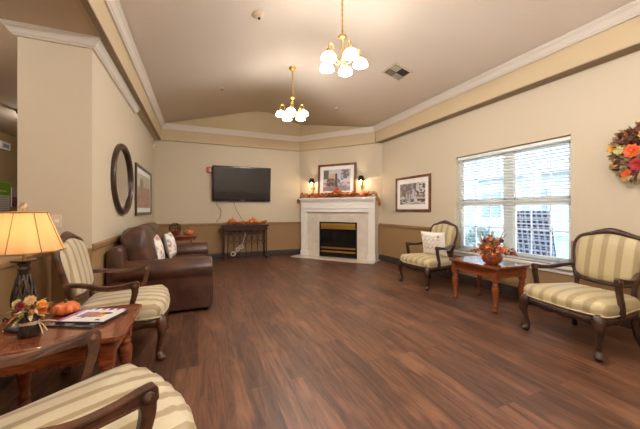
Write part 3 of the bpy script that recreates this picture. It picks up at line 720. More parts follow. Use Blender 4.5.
# centre arrangement in box on mantel
bx = thing('planter_box', 'small dark wooden box of autumn flowers in the middle of the mantel', 'planter', dl(1.22, .18, 1.506), DR)
MB().box(-.17, .17, -.04, .04, 0, .085, .006).build('box', mat('box_wood', (84,58,44), .6, var=.3), bx)
q = MB(); rnd = random.Random(9)
for i in range(130):
    a = rnd.gauss(0, .07); q.leaf((a, rnd.uniform(-.03, .03), .07+rnd.uniform(0, .12)*(1-abs(a)/.2)), (rnd.gauss(0, 1), rnd.gauss(0, 1), .8), (rnd.gauss(0, 1), -1, 0), .06, .04, rnd.choice((0, 1, 5, 0)))
q.build('leaves', M_LEAVES, bx)
t = blossom(bx, (-.02, -.03, .19), .06, M_FO)

# ------------------------------------------------------------------ television and cables
TVt = thing('television', 'large flat black television mounted on the back wall', 'television', (1.03, YB-.09, 1.85), 0); TVt.rotation_euler = (radians(4), 0, 0)
MB().box(-.71, .71, -.03, .03, -.43, .43, .012).build('frame', mat('tv_bezel', (24,20,22), .25, coat=.4), TVt)
MB().box(-.675, .675, -.034, -.029, -.375, .4).build('screen', mat('tv_screen', (46,46,48), .06, spec=.8), TVt)
MB().box(-.05, .05, -.034, -.03, -.41, -.398).build('brand_mark', mat('tv_mark', (130,130,134), .4), TVt)
MB().box(-.2, .2, .03, .085, -.15, .15, .004).build('bracket', M_BLACK, TVt)
M_CAB = mat('grey_cable', (92,80,66), .6)
tag(MB().tube(cat([(.42, YB-.008, 1.44), (.44, YB-.01, 1.3), (.52, YB-.01, 1.2), (.5, YB-.01, 1.02), (.42, YB-.01, .93), (.44, YB-.026, .9)], 7), .006, 6, up=(0, 1, 0)).build('television_cable', M_CAB), 'dark wavy cable hanging from the left end of the television', 'cable')
tag(MB().tube(cat([(.83, YB-.008, 1.43), (.87, YB-.01, 1.25), (.98, YB-.01, 1.05), (1.03, YB-.01, .94), (1.03, YB-.026, .9)], 7), .006, 6, up=(0, 1, 0)).build('television_cable', M_CAB), 'straighter cable running from the television down to the console centre', 'cable')

# console table of iron scrollwork
ct = thing('console_table', 'narrow dark iron console with scrollwork front under the television', 'console table', (1.07, 7.34, 0))
MB().box(-.56, .56, -.15, .15, .80, .84, .005).box(-.53, .53, -.135, .135, .71, .80, .003).build('top', M_IRON, ct)
for sx in (-1, 1):
    for sy in (-1, 1):
        q = MB()
        if sx > 0 and sy < 0:
            pts = [(sx*.5+.008*cos(k*1.2), sy*.12+.008*sin(k*1.2), .71*k/30) for k in range(31)]
            q.tube(pts, .015, 8, up=(1, 0, 0))
        else: q.box(sx*.5-.014, sx*.5+.014, sy*.12-.014, sy*.12+.014, 0, .71, .003)
        q.build('leg', M_IRON, ct)
q = MB()
q.box(-.5, .5, -.13, -.11, .06, .075).box(-.5, .5, -.13, -.11, .62, .64)
for i in range(7):
    x = -.42+i*.14
    q.tube([(x, -.12, .065), (x, -.12, .7)], .008, 6)
    q.lathe([(.007, 0), (.02, .02), (.02, .03), (.007, .05)], 8, M=Tr(x, -.12, .36))
    if i < 6:
        cx = x+.07
        q.tube(cat([(cx-.045, -.12, .44), (cx-.05, -.12, .54), (cx-.03, -.12, .60), (cx, -.12, .62), (cx+.03, -.12, .60), (cx+.05, -.12, .54), (cx+.045, -.12, .44)], 4), .006, 6, up=(0, 1, 0))
        for s in (-1, 1): q.tube(cat([(cx+s*.045, -.12, .44), (cx+s*.025, -.12, .41), (cx+s*.01, -.12, .44), (cx+s*.022, -.12, .47)], 4), .005, 5, up=(0, 1, 0))
q.build('scroll_grille', M_IRON, ct)
garland('leaf_garland', 'short orange leaf garland lying on top of the iron console', (1.07, 7.26, .841), 0, 1.0, .08, .07, 260, (0, 0), 11)
for x, R, lb in ((-.3, .105, 'broad orange pumpkin on the left of the iron console'), (.2, .11, 'round orange pumpkin right of centre on the iron console'), (-.02, .07, 'small dark orange gourd in the middle of the iron console')):
    pumpkin(lb, (1.07+x, 7.40, .841), R, 'pumpkins on the iron console', flat_=.95)
# bundle of pale cord caught on the grille
q = MB(); rnd = random.Random(2)
for cx, cz, R in ((-.3, .0, .06), (-.2, .1, .05), (-.12, .16, .055)):
    for k in range(3):
        a0 = rnd.uniform(0, 6); q.tube([(cx+R*(.7+.3*rnd.random())*cos(a0+u), -.03+.012*sin(2*u+k), .16+cz+R*(.7+.2*k/3)*sin(a0+u)) for u in [2*pi*j/18 for j in range(18)]], .0075, 6, closed=True, up=(0, 1, 0))
q.tube(cat([(-.3, -.03, .12), (-.22, -.03, .22), (-.12, -.03, .33), (-.07, -.03, .45), (-.03, -.03, .55), (-.02, -.02, .64)], 5), .006, 6, up=(0, 1, 0))
tag(q.build('cord_bundle', mat('pale_cord', (206,206,196), .5), loc=(1.07, 7.20, 0)), 'coiled pale grey cord bundle hanging at the front of the iron console', 'cord')

# ------------------------------------------------------------------ carved armchair
def mirror_pts(h): return h+[(-a, b) for a, b in h[::-1]]
def make_chair(label, fab, group, wood=None):
    M_DWOOD = wood or MC['dark_carved_wood']
    t = thing('armchair', label, 'armchair', (0, 0, 0), 0, group)
    # seat
    half = [(.325, 0), (.318, .16), (.285, .30), (.24, .345), (.1, .335), (-.15, .29), (-.27, .265), (-.285, .18)]
    outl = [(p.x, p.y) for p in cat([(a, b, 0) for a, b in (half+[(-.287, 0)]+[(a, -b) for a, b in half[:0:-1]])], 5, True)]
    def puff(q, sc):
        k = max(0, q.x)/.33
        if q.z > .36: q.z += .007*cos(q.y/.105*2*pi)*(.3+k)*sc
        return q
    MB().cushion(outl, [(.9, .335), (.985, .34), (1.0, .352), (.995, .362), (1.0, .372), (1.012, .395), (.99, .422), (.93, .445), (.8, .462), (.6, .474), (.3, .482)], warp=puff).build('seat_cushion', fab, t)
    w_ = [(x*1.008, y*1.008, .355) for x, y in outl]
    q = MB().tube(w_, .0045, 6, closed=True); q.build('piping', mat('cream_piping', (206,188,150), .5), t)
    # apron frame
    q = MB(); f1 = [(x*.99, y*.99) for x, y in outl]
    rings = []
    for sc, z in ((.9, .335), (.99, .335), (.995, .31), (.98, .285), (.9, .28)):
        rings.append([q.bm.verts.new((x*sc, y*sc, z-(.018*abs(sin(atan2(y, x+.0001)*6)) if z < .3 else 0))) for x, y in f1])
    N = len(f1)
    for j in range(5):
        for i in range(N): fc = q.bm.faces.new((rings[j][i], rings[j][(i+1) % N], rings[(j+1) % 5][(i+1) % N], rings[(j+1) % 5][i])); fc.smooth = True
    for i in range(-3, 4):  # carved acanthus on the front rail
        q.ball((.318-abs(i)*.004, i*.035, .305), (.012, .02, .014), 0, 8, 6)
    q.build('seat_frame', M_DWOOD, t)
    # cabriole front legs
    for s in (-1, 1):
        q = MB()
        path = cat([(.262, s*.285, .345), (.285, s*.305, .29), (.292, s*.312, .22), (.278, s*.3, .13), (.268, s*.292, .07), (.278, s*.3, .03), (.295, s*.315, .014)], 4)
        rad = [.034, .038, .042, .042, .04, .037, .034, .031, .028, .025, .022, .02, .019, .018, .018, .018, .018, .02, .023, .026, .028, .029, .027, .022, .014]
        q.tube(path, [v*1.08 for v in rad[:len(path)]], 10, up=(1, 0, 0)); q.ball((.288, s*.309, .022), (.03, .028, .022))
        for k in range(5): q.ball((.292+.012*sin(k), s*(.33-.006*k), .30-.028*k), (.012, .012, .017), 0, 8, 6)
        q.lathe([(.03, 0), (.034, .01), (.03, .02)], 12, M=Tr(.268, s*.29, .325)); q.build('leg', M_DWOOD, t)
        q = MB(); q.tube(cat([(-.255, s*.225, .345), (-.265, s*.232, .2), (-.285, s*.245, .08), (-.315, s*.26, .012)], 4), [.027]*4+[.023]*4+[.02]*5, 8, up=(1, 0, 0)); q.ball((-.312, s*.259, .02), (.026, .022, .02)); q.build('leg', M_DWOOD, t)
    # back: tilted plane, local (y, s)
    tilt = radians(12)
    BM = Tr(-.272, 0, .47) @ Matrix.Rotation(-tilt, 4, 'Y') @ Matrix(((0, 0, 1, 0), (1, 0, 0, 0), (0, 1, 0, 0), (0, 0, 0, 1)))
    hb = [(0, .04), (.12, .045), (.215, .07), (.252, .13), (.262, .21), (.28, .325), (.277, .41), (.237, .475), (.15, .502), (.07, .52)]
    bo = [(p.x, p.y) for p in cat([(a, b, 0) for a, b in (hb+[(0, .526)]+[(-a, b) for a, b in hb[:0:-1]])], 5, True)]
    MB().cushion([(y*.93, .285+(s-.285)*.93) for y, s in bo], [(.9, -.022), (1.0, -.012), (1.01, .004), (.985, .022), (.93, .034), (.75, .044), (.4, .05)], M=BM).build('backrest', fab, t)
    fr = MB(); N = len(bo)
    rr = []
    for y, s in bo:
        c = max(0, (s-.44)/.08)*max(0, 1-abs(y)/.24); rr.append((.019+.016*c, .021+.004*c))
    pth = [(y, s+.010*max(0, (s-.47)/.05)*max(0, 1-abs(y)/.2), 0) for y, s in bo]
    fr.tube(pth, rr, 9, closed=True, up=(0, 0, 1), M=BM)
    for i in range(-4, 5): fr.ball((i*.034, .535-abs(i)*.003-.004*i*i*.3, .014), (.02, .014, .012), 0, 8, 6, M=BM)
    fr.ball((0, .552, 0), (.045, .02, .014), 0, 10, 6, M=BM)
    fr.build('back_frame', M_DWOOD, t)
    for s in (-1, 1):
        p0 = Vector((-.262, s*.232, .33)); p1 = BM @ Vector((s*.225, .085, -.002))
        MB().tube(cat([p0, (p0+p1)/2+Vector((0, -s*.008, 0)), p1, BM @ Vector((s*.256, .16, -.004))], 4), .02, 8, up=(1, 0, 0)).build('back_support', M_DWOOD, t)
        # arm and post: flat carved boards bowed outwards
        def bow(v, s=s):
            k = min(1, max(0, (v.co.x+.30)/.30)); k = k*k*(3-2*k)
            return s*(.262+.075*k)
        pb = BM @ Vector((s*.268, .2, 0))
        top = cat([(pb.x-.01, 0, .662), (-.2, 0, .655), (-.08, 0, .632), (.03, 0, .636), (.105, 0, .65), (.137, 0, .652)], 5)
        bot = cat([(pb.x-.01, 0, .632), (-.2, 0, .622), (-.08, 0, .596), (.03, 0, .597), (.09, 0, .60)], 5)
        pts = [(p.x, p.z) for p in top]+[(.146, .64), (.148, .606), (.136, .592)]+[(p.x, p.z) for p in bot[::-1]]
        tmp = MB().prism(pts, 'y', -.019, .019, .006)
        for v in tmp.bm.verts: v.co.y += bow(v)
        tmp.lathe([(.0, -.023), (.016, -.023), (.02, -.018), (.02, .018), (.016, .023), (.0, .023)], 16, M=Tr(.116, s*.337, .62) @ Matrix.Rotation(pi/2, 4, 'X'))
        arm = tmp.build('arm', M_DWOOD, t)
        fr_ = cat([(.142, 0, .612), (.139, 0, .56), (.118, 0, .48), (.108, 0, .42), (.118, 0, .33)], 5)
        bk_ = cat([(.095, 0, .60), (.098, 0, .56), (.082, 0, .48), (.066, 0, .42), (.06, 0, .33)], 5)
        tmp = MB().prism([(p.x, p.z) for p in fr_]+[(p.x, p.z) for p in bk_[::-1]], 'y', -.017, .017, .005)
        for v in tmp.bm.verts: v.co.y += bow(v)
        tmp.build('arm_post', M_DWOOD, arm)
    return t
G = 'striped carved armchairs'
chA = make_chair('striped carved-wood armchair between the lamp table and the brown leather sofa', M_STRIPE, G)
chA.location = (-.58, 2.97, 0); chA.rotation_euler = (0, 0, radians(2)); chA.scale = (1.03, 1.08, 1.0)
chB = copy_tree(chA); chB['label'] = 'striped armchair in the near left corner, seat and arms filling the foreground'
chB.location = (-.405, 1.285, 0); chB.rotation_euler = (0, 0, radians(27)); chB.scale = (1.04, .97, 1)
chC = make_chair('gold striped armchair at the far right wall with a white pillow on it', M_STRIPE2, G, mat('darker_carved_wood', (70,42,31), .36, var=.45, vscale=14, bump=.2, bscale=60, coat=.15))
chC.location = (3.43, 3.7, 0); chC.rotation_euler = (0, 0, pi)
chD = copy_tree(chC); chD['label'] = 'gold striped armchair at the right edge, beneath the wreath, beside the window'
chD.location = (3.27, 1.56, 0); chD.rotation_euler = (0, 0, radians(172)); chD.scale = (1, 1.03, 1.0)

# ------------------------------------------------------------------ pillows
def pillow(label, W, H, T, fn, loc, rot, group=None):
    t = thing('throw_pillow', label, 'pillow', loc, 0, group); t.rotation_euler = rot
    me = bpy.data.meshes.new('cover'); n = 28; vs = []; fs = []; cs = []
    for side in (-1, 1):
        base = len(vs)
        for j in range(n+1):
            for i in range(n+1):
                u = i/n*2-1; v = j/n*2-1; k = max(0, (1-u*u))**.42*max(0, (1-v*v))**.42
                px = u*W/2*(1-.06*(1-v*v)); pz = v*H/2*(1-.06*(1-u*u))
                vs.append((px, side*T/2*k, pz+H/2)); cs.append(rgba(fn((u+1)/2, (v+1)/2) if side < 0 else (226,218,204)))
        for j in range(n):
            for i in range(n):
                a = base+j*(n+1)+i; f = (a, a+1, a+n+2, a+n+1); fs.append(f if side < 0 else f[::-1])
    me.from_pydata(vs, [], fs); ca = me.color_attributes.new('Print', 'FLOAT_COLOR', 'POINT')
    for i, c in enumerate(cs): ca.data[i].color = c
    for p in me.polygons: p.use_smooth = True
    if 'pillow_cloth' not in MC:
        m = bpy.data.materials.new('pillow_cloth'); m.use_nodes = True; MC['pillow_cloth'] = m
        at = m.node_tree.nodes.new('ShaderNodeVertexColor'); at.layer_name = 'Print'; b = m.node_tree.nodes['Principled BSDF']; b.inputs['Roughness'].default_value = .8
        m.node_tree.links.new(at.outputs[0], b.inputs['Base Color'])
    me.materials.append(MC['pillow_cloth']); o = bpy.data.objects.new('cover', me); COL.objects.link(o); o.parent = t
    w_ = [(sx*W/2*(1-.06*(1-v*v)) if ax else v*W/2, 0, (v*H/2 if ax else sx*H/2*(1-.06*(1-v*v)))+H/2) for ax, sx, rev in ((0, -1, 0), (1, 1, 0), (0, 1, 1), (1, -1, 1)) for v in ([(-1+2*k/8) if not rev else (1-2*k/8) for k in range(8)])]
    MB().tube(w_, .004, 6, closed=True, up=(0, 1, 0)).build('piping', mat('pillow_piping', (216,206,188), .8), t)
    return t
def f_text(u, v):
    c = (236,228,216)
    if hypot((u-.1)*1.2, v-.86) < .045 or hypot((u-.78)*1.1, v-.84) < .06: return (206,120,70)
    if abs(v-.84-.02*sin(u*20)) < .02 and .16 < u < .7: return (190,196,170)
    for vc, h, col in ((.68, .07, (196,178,196)), (.52, .07, (222,190,176)), (.33, .07, (176,160,190))):
        if abs(v-vc) < h and .14 < u < .84 and abs(v-vc-.05*sin(u*34+vc*9)) < .028: return col
    return c
pillow('white pillow printed with faint pastel lettering on the far right armchair', .43, .39, .12, f_text, (3.52, 3.62, .472), (radians(12), 0, -pi/2+radians(12)))
def f_pat(u, v):
    n = nz(u*5, v*5, 6); m2 = nz(u*5+7, v*5, 2)
    if n > .3: return (204,132,112)
    if m2 > .34: return (150,160,170)
    if n < -.36: return (200,178,150)
    return (230,224,214)

# ------------------------------------------------------------------ sofa (local: faces +X, origin floor centre)
SX0, SX1 = -.9, .165; SY0, SY1 = 3.68, 5.62
sf = thing('leather_sofa', 'brown leather sofa against the left wall with rolled arms', 'sofa', ((SX0+SX1)/2, (SY0+SY1)/2, 0), 0)
hx = (SX1-SX0)/2; hy = (SY1-SY0)/2
def roll(y0, s):
    # cross-section in (y,z) of an arm, s=-1 near side
    P = [(-.085, .04), (-.095, .34), (-.098, .405)]
    for k in range(0, 13):
        a = pi*1.27-k*(pi*1.36)/12; P.append((-.008+.142*cos(a), .515+.122*sin(a)))
    P += [(.105, .42), (.1, .04)]
    return [(y0+(p[0] if s < 0 else -p[0]), p[1]) for p in P]
for s in (-1, 1):
    yc = s*(hy-.13)
    q = MB().prism(roll(yc, s), 'x', -hx+.06, hx-.012, .012, smooth=True)
    # rounded face of the arm front
    q.prism([(yc+(p[0]-yc)*.86, .33+(p[1]-.33)*.9) for p in roll(yc, s)], 'x', hx-.03, hx, .01, smooth=True)
    q.build('arm', M_LEATHER, sf)
MB().box(-hx+.02, hx-.03, -hy+.2, hy-.2, .05, .27, .02).build('base', M_LEATHER, sf)
q = MB().prism([(-hx, .05), (-hx+.2, .05), (-hx+.19, .3), (-hx+.15, .76), (-hx+.11, .80), (-hx+.04, .79), (-hx, .76)], 'y', -hy+.02, hy-.02, .02, smooth=True)
q.build('back_frame', M_LEATHER, sf)
def blob(cx, cy, cz, lx, ly, lz, tilt=0, e=.5, dents=0, seed=0):
    q = MB(); tmp = bmesh.new(); bmesh.ops.create_uvsphere(tmp, u_segments=40, v_segments=24, radius=1)
    def se(v): return math.copysign(abs(v)**e, v)
    M = Tr(cx, cy, cz) @ Matrix.Rotation(tilt, 4, 'Y')
    for v in tmp.verts:
        p = v.co; m_ = max(abs(p.x), abs(p.y), abs(p.z)); 
        x, y, z = se(p.x), se(p.y), se(p.z)
        k = 1+dents*noise.noise(Vector((x*2+seed, y*2.2, z*2)))
        v.co = Vector((x*lx*k, y*ly*k, z*lz*k))
    q.add(tmp, M, 0, True); return q
iy = hy-.25
for s in (-1, 1):
    blob(.1, s*iy/2, .37, .42, iy/2-.004, .105, 0, .38, .03, s).build('seat_cushion', M_LEATHER, sf)
    q = blob(-.29, s*iy/2, .71, .165, iy/2+.015, .29, radians(-14), .58, .08, s*3)
    q.build('back_cushion', M_LEATHER, sf)
for sx in (-1, 1):
    for sy in (-1, 1): MB().lathe([(.025, 0), (.035, .03), (.035, .06)], 12, M=Tr(sx*(hx-.08), sy*(hy-.12), 0)).build('foot', M_BLACK, sf)
pillow('patterned white pillow on the sofa, nearer of the two', .42, .40, .15, f_pat, (-.46, 4.36, .47), (radians(-12), 0, pi/2-radians(6)), 'patterned pillows on the sofa')
pillow('patterned white pillow on the sofa, further of the two', .40, .38, .15, f_pat, (-.36, 5.1, .47), (radians(-12), 0, pi/2-radians(6)), 'patterned pillows on the sofa')

# ------------------------------------------------------------------ corner table behind sofa with basket
et = thing('end_table', 'round carved wooden table in the back corner behind the sofa', 'end table', (-.29, 6.55, 0))
MB().lathe([(.0, .66), (.29, .66), (.31, .67), (.315, .68), (.3, .69), (.0, .695)], 48, rf=lambda a: 1+.02*cos(a*12)).build('table_top', M_TWOOD, et)
MB().lathe([(.25, .60), (.26, .66)], 36, cap=False, rf=lambda a: 1+.015*cos(a*24)).lathe([(.24, .60), (.25, .66)], 36, cap=False).build('apron', M_TWOOD, et)
for k in range(4):
    a = pi/4+k*pi/2; MB().tube(cat([(.22*cos(a), .22*sin(a), .655), (.25*cos(a), .25*sin(a), .5), (.17*cos(a), .17*sin(a), .25), (.23*cos(a), .23*sin(a), .015)], 5), [.024]*5+[.02]*5+[.015]*6, 8, up=(1, 0, 0)).build('leg', M_TWOOD, et)
tb = thing('wire_basket', 'round dark wire basket ornament on the back corner table', 'basket', (-.43, 6.6, .696))
q = MB()
for k in range(6):
    a = k*pi/6; q.tube([(.11*cos(u)*cos(a), .11*cos(u)*sin(a), .13+.11*sin(u)) for u in [2*pi*j/24 for j in range(24)]], .005, 5, closed=True, up=(sin(a), -cos(a), .01))
for z, r in ((.13, .11), (.06, .085), (.2, .085)): q.tube([(r*cos(u), r*sin(u), z) for u in [2*pi*j/24 for j in range(24)]], .005, 5, closed=True)
q.lathe([(.07, 0), (.07, .012), (.02, .02)], 16); q.build('wire_cage', M_IRON, tb)
q = MB(); rnd = random.Random(4)
for i in range(60): q.leaf((rnd.gauss(0, .04), rnd.gauss(0, .04), rnd.uniform(.03, .12)), (rnd.gauss(0, 1), rnd.gauss(0, 1), .6), (0, 0, 1), .05, .03, rnd.choice((3, 4, 4)))
q.build('leaves', M_LEAVES, tb)
pumpkin('bronze orange pumpkin on the back corner table', (-.17, 6.47, .696), .11, m=mat('bronze_pumpkin', (206,126,66), .25, col2=(150,84,40), vscale=20))
tg = thing('leaf_bunch', 'small bunch of dark leaves beside the pumpkin on the back corner table', 'leaves', (-.4, 6.42, .696))
q = MB()
for i in range(60): q.leaf((rnd.gauss(0, .04), rnd.gauss(0, .03), rnd.uniform(.005, .09)), (rnd.gauss(0, 1), rnd.gauss(0, 1), .9), (0, 0, 1), .07, .03, rnd.choice((1, 3, 4)))
q.build('leaves', M_LEAVES, tg)

# ------------------------------------------------------------------ side tables
def side_table(label, loc, rz, LX, LY, H, inset):
    t = thing('side_table', label, 'side table', loc, rz, 'turned leg side tables')
    c = .035; hx, hy = LX/2, LY/2
    P = [(-hx+c, -hy), (hx-c, -hy), (hx, -hy+c), (hx, hy-c), (hx-c, hy), (-hx+c, hy), (-hx, hy-c), (-hx, -hy+c)]
    top = MB().prism(P, 'z', H-.028, H, .007).build('table_top', M_TTOP, t)
    for s in (-1, 1):   # inlaid board joints
        MB().box(-hx+.03, hx-.03, s*hy*.68-.0015, s*hy*.68+.0015, H-.001, H+.0004).build('board_joint', mat('joint_dark', (80,40,24), .5), top)
    lx, ly = hx-inset, hy-inset
    q = MB()
    for s in (-1, 1):
        q.box(-lx, lx, s*(ly+.008)-.01, s*(ly+.008)+.01, H-.135, H-.028); q.box(s*(lx+.008)-.01, s*(lx+.008)+.01, -ly, ly, H-.135, H-.028)
    q.build('apron', M_TWOOD, t)
    q = MB()   # rope edge
    for s in (-1, 1):
        n = int(2*lx/.014)
        for i in range(n): q.ball((-lx+(i+.5)*2*lx/n, s*(ly+.014), H-.14), (.006, .009, .008), 0, 6, 4)
        n = int(2*ly/.014)
        for i in range(n): q.ball((s*(lx+.014), -ly+(i+.5)*2*ly/n, H-.14), (.009, .006, .008), 0, 6, 4)
    q.build('rope_edge', M_TWOOD, t)
    zt = H-.17
    prof = [(.024, 0), (.03, .008), (.033, .03), (.026, .045), (.02, .055), (.03, .062), (.03, .075), (.024, .085), (.026, .12), (.033, .18), (.038, .23), (.04, .26), (.036, .29), (.026, .305), (.033, .312), (.033, .326), (.024, .334), (.03, .345), (.034, .355), (.03, zt)]
    for sx in (-1, 1):
        for sy in (-1, 1):
            MB().box(sx*lx-.034, sx*lx+.034, sy*ly-.034, sy*ly+.034, zt, H-.028, .004).lathe(prof, 18, M=Tr(sx*lx, sy*ly, 0)).build('leg', M_TWOOD, t)
    return t
TR = side_table('reddish wooden side table under the window holding autumn flowers', (3.44, 2.65, 0), radians(-3), .58, .75, .54, .072)
TL = side_table('reddish wooden side table by the near left wall holding the lamp', (-.71, 2.11, 0), 0, .70, .60, .54, .09)
# magazines
def f_mag(u, v):
    c = (222,216,216); n = nz(u*4, v*4, 12)
    if .2 < u < .75 and .3 < v < .75: c = (150,110,104) if hypot(u-.45, v-.5) < .18 else (214,150,60) if u > .5 else (140,104,150)
    if v > .85: c = (130,90,150) if int(u*12) % 2 else (220,214,220)
    if n > .35: c = (60,54,70)
    if u < .12: c = (150,110,164)
    return c
def f_mag2(u, v): return (44,42,46) if nz(u*5, v*5, 3) < .2 else (130,126,126)
for k, (z, a, dx, dy, fn, lb) in enumerate(((.5405, 28, -.03, -.035, f_mag2, 'dark magazine lying under the colourful one on the lamp table'), (.5505, 24, .0, .0, f_mag, 'colourful glossy magazine lying on top of the dark one'))):
    t = thing('magazine', lb, 'magazine', (-.585+dx, 2.18+dy, z), -radians(a)+pi/2*0, 'magazines on the lamp table')
    MB().box(-.14, .14, -.11, .11, 0, .009, .0015).build('pages', mat('magazine_pages', (214,210,204) if k else (60,58,60), .5), t)
    picture('front_cover', .28, .22, 28, 22, fn, t, Tr(0, 0, .0095) @ Matrix.Rotation(-pi/2, 4, 'X'), rough=.22)
# small pumpkin
pumpkin('small glazed orange pumpkin on the lamp table beside the magazines', (-.775, 2.335, .5405), .075, m=mat('glazed_pumpkin', (222,116,58), .25, col2=(190,84,36), vscale=14, coat=.4), flat_=.72)

# bouquets
def twig_bouquet():
    t = thing('twig_vase', 'bundled dark twig vase tied with raffia holding dried flowers on the lamp table', 'vase', (-.815, 2.0, .5405))
    q = MB(); rnd = random.Random(8)
    for i in range(46):
        a = 2*pi*i/46+rnd.uniform(-.05, .05); r0 = .042+rnd.uniform(-.006, .004); 
        q.tube([(r0*cos(a), r0*sin(a), .006+rnd.uniform(0, .006)), (.029*cos(a+.2), .029*sin(a+.2), .06), (.043*cos(a+.3), .043*sin(a+.3), .105+rnd.uniform(-.008, .012))], .0052, 5, up=(1, 0, .1))
    q.lathe([(.04, .006), (.028, .06), (.036, .1)], 16); q.build('twig_bundle', mat('dark_twigs', (74,58,50), .8, var=.4, vscale=40), t)
    q = MB()
    for z in (.066, .072, .078): q.tube([(.037*cos(u), .037*sin(u), z+.002*sin(3*u)) for u in [2*pi*k/24 for k in range(24)]], .0035, 6, closed=True)
    for d in ((.05, -.02, -.045), (.035, -.03, -.055), (.075, .02, -.012)): q.tube(cat([(.034, -.01, .072), (.034+d[0]*.5, -.01+d[1]*.5, .075+d[2]*.3), (.034+d[0], -.01+d[1], .072+d[2])], 4), .0028, 5, up=(0, 1, 0))
    q.build('raffia_tie', mat('raffia', (206,182,140), .7), t)
    q = MB()
    fl = [((-.05, -.0, .175), .03, M_FC, (-.5, -.6, .6)), ((-.005, .02, .18), .034, mat('flower_tan', (212,170,118), .6), (.1, -.8, .5)), ((.045, .01, .15), .038, mat('flower_amber', (230,150,60), .6), (.7, -.6, .3)), ((-.03, -.02, .165), .03, mat('flower_wine', (130,40,48), .6), (-.2, -.9, .3)), ((.0, -.02, .125), .03, mat('flower_brown', (84,44,36), .6), (.2, -1, .0)), ((.05, .0, .12), .028, M_FO, (.7, -.7, -.1)), ((-.05, -.015, .125), .028, mat('flower_olive', (140,104,60), .6), (-.7, -.7, -.2))]
    for p, R, m, nr in fl: 
        blossom(t, p, R*.85, m, nrm=nr); q.tube([(p[0]*.3, p[1]*.3, .08), (p[0]*.8, p[1]*.8, p[2]-.01)], .002, 5, up=(1, 0, 0))
    q.build('stems', mat('dry_stem', (130,120,70), .7), t)
    q = MB()
    for i in range(60):
        a = rnd.uniform(0, 2*pi); q.leaf((.02*cos(a), .02*sin(a), .1+rnd.uniform(0, .05)), (cos(a), sin(a), rnd.uniform(-.3, 1.2)), (0, 0, 1), rnd.uniform(.05, .09), .022, rnd.choice((0, 1, 2)))
    q.build('leaves', [mat('dry_cream', (216,200,150), .7), mat('dry_olive', (150,136,80), .7), mat('dry_rust', (176,104,56), .7)], t)
    return t
twig_bouquet()
def flower_pot():
    t = thing('flower_arrangement', 'autumn flower arrangement in an orange basket on the table under the window', 'flowers', (3.34, 2.50, .5405))
    t.scale = (1.12, 1.12, 1.08)
    MB().lathe([(.05, 0), (.078, .012), (.1, .05), (.102, .08), (.088, .115), (.08, .12)], 28, rf=lambda a: 1+.03*cos(10*a)).build('basket', mat('orange_basket', (176,80,36), .45, col2=(96,44,26), vscale=30), t)
    rnd = random.Random(21); q = MB(); cs = [M_LEAVES[1], M_LEAVES[2], M_LEAVES[5], mat('yellow_green_leaf', (168,150,58), .6), mat('plum_leaf', (84,50,76), .6), M_LEAVES[4]]
    for i in range(420):
        a = rnd.uniform(0, 2*pi); r = min(.19, abs(rnd.gauss(0, .095))); z = .11+rnd.uniform(0, .2)*(1-r/.24)
        q.leaf((r*cos(a), r*sin(a), max(.09, z)), (cos(a), sin(a), rnd.uniform(-.2, 1.4)), (rnd.gauss(0, 1), rnd.gauss(0, 1), 1), rnd.uniform(.035, .06), rnd.uniform(.015, .03), rnd.choice((0, 0, 1, 2, 3, 4, 5)))
    q.build('leaves', cs, t)
    q = MB()
    for i in range(16):
        a = rnd.uniform(0, 2*pi); L = rnd.uniform(.16, .3); e = Vector((.35*cos(a)*L*1.5, .35*sin(a)*L*1.5, .08+L))
        q.tube(cat([(0, 0, .08), (e.x*.35, e.y*.35, .08+L*.5), e], 4), .002, 5, up=(1, 0, .1))
        for k in range(5): q.ball(Vector((e.x*(.7+.07*k), e.y*(.7+.07*k), .08+L*(.72+.07*k))), .007, 0, 6, 4)
    q.build('sprigs', mat('rust_sprig', (176,86,48), .6), t)
    for p, R, m in (((-.03, .1, .17), .04, mat('plum_flower', (98,40,60), .5)), ((-.07, -.02, .17), .035, M_FO), ((-.04, -.13, .18), .04, mat('coral_flower', (206,86,60), .5)), ((.0, -.11, .27), .028, mat('navy_flower', (50,50,84), .5)), ((-.05, .06, .24), .028, mat('navy_flower', (50,50,84), .5)), ((-.06, .04, .13), .03, M_FY), ((-.07, -.07, .11), .03, M_FO)):
        blossom(t, p, R, m, nrm=(-.9, p[1]*2, .5))
    q = MB(); q.tube(cat([(0, 0, .12), (0, .01, .25), (.0, .0, .33)], 4), .003, 5, up=(1, 0, 0))
    for k in range(26): q.leaf((0, 0, .2+k*.0055), (cos(k*2.4), sin(k*2.4), 1.2), (0, 0, 1), .03, .014, 0)
    q.build('spike', M_LEAVES[5], t)
flower_pot()

# ------------------------------------------------------------------ table lamp
tl = thing('table_lamp', 'lit table lamp with tan panelled shade and twisted branch base', 'lamp', (-.90, 2.15, .5405))
M_LB = mat('lamp_bronze', (84,70,60), .4, .5, var=.4, vscale=30)
MB().lathe([(.0, 0), (.075, 0), (.08, .012), (.07, .022), (.05, .03), (.03, .045), (.0, .05)], 24).build('base', M_LB, tl)
q = MB()
for k in range(9):
    a0 = 2*pi*k/9
    for tw in ((1.6,) if k % 2 else (1.6, -1.3)):
        q.tube([((.014+.036*sin(pi*u**.75)**.8)*cos(a0+tw*u), (.014+.036*sin(pi*u**.75)**.8)*sin(a0+tw*u), .04+.27*u) for u in [j/16 for j in range(17)]], .0065, 6, up=(1, 0, .1))
q.build('twisted_branches', M_LB, tl)
MB().lathe([(.02, .3), (.028, .305), (.022, .315), (.03, .325), (.03, .335), (.02, .345), (.028, .355), (.03, .362), (.012, .366)], 18).lathe([(.012, .365), (.05, .372), (.056, .38), (.05, .381), (.01, .374)], 20, rf=lambda a: 1+.06*cos(5*a)).build('collar', M_LB, tl)
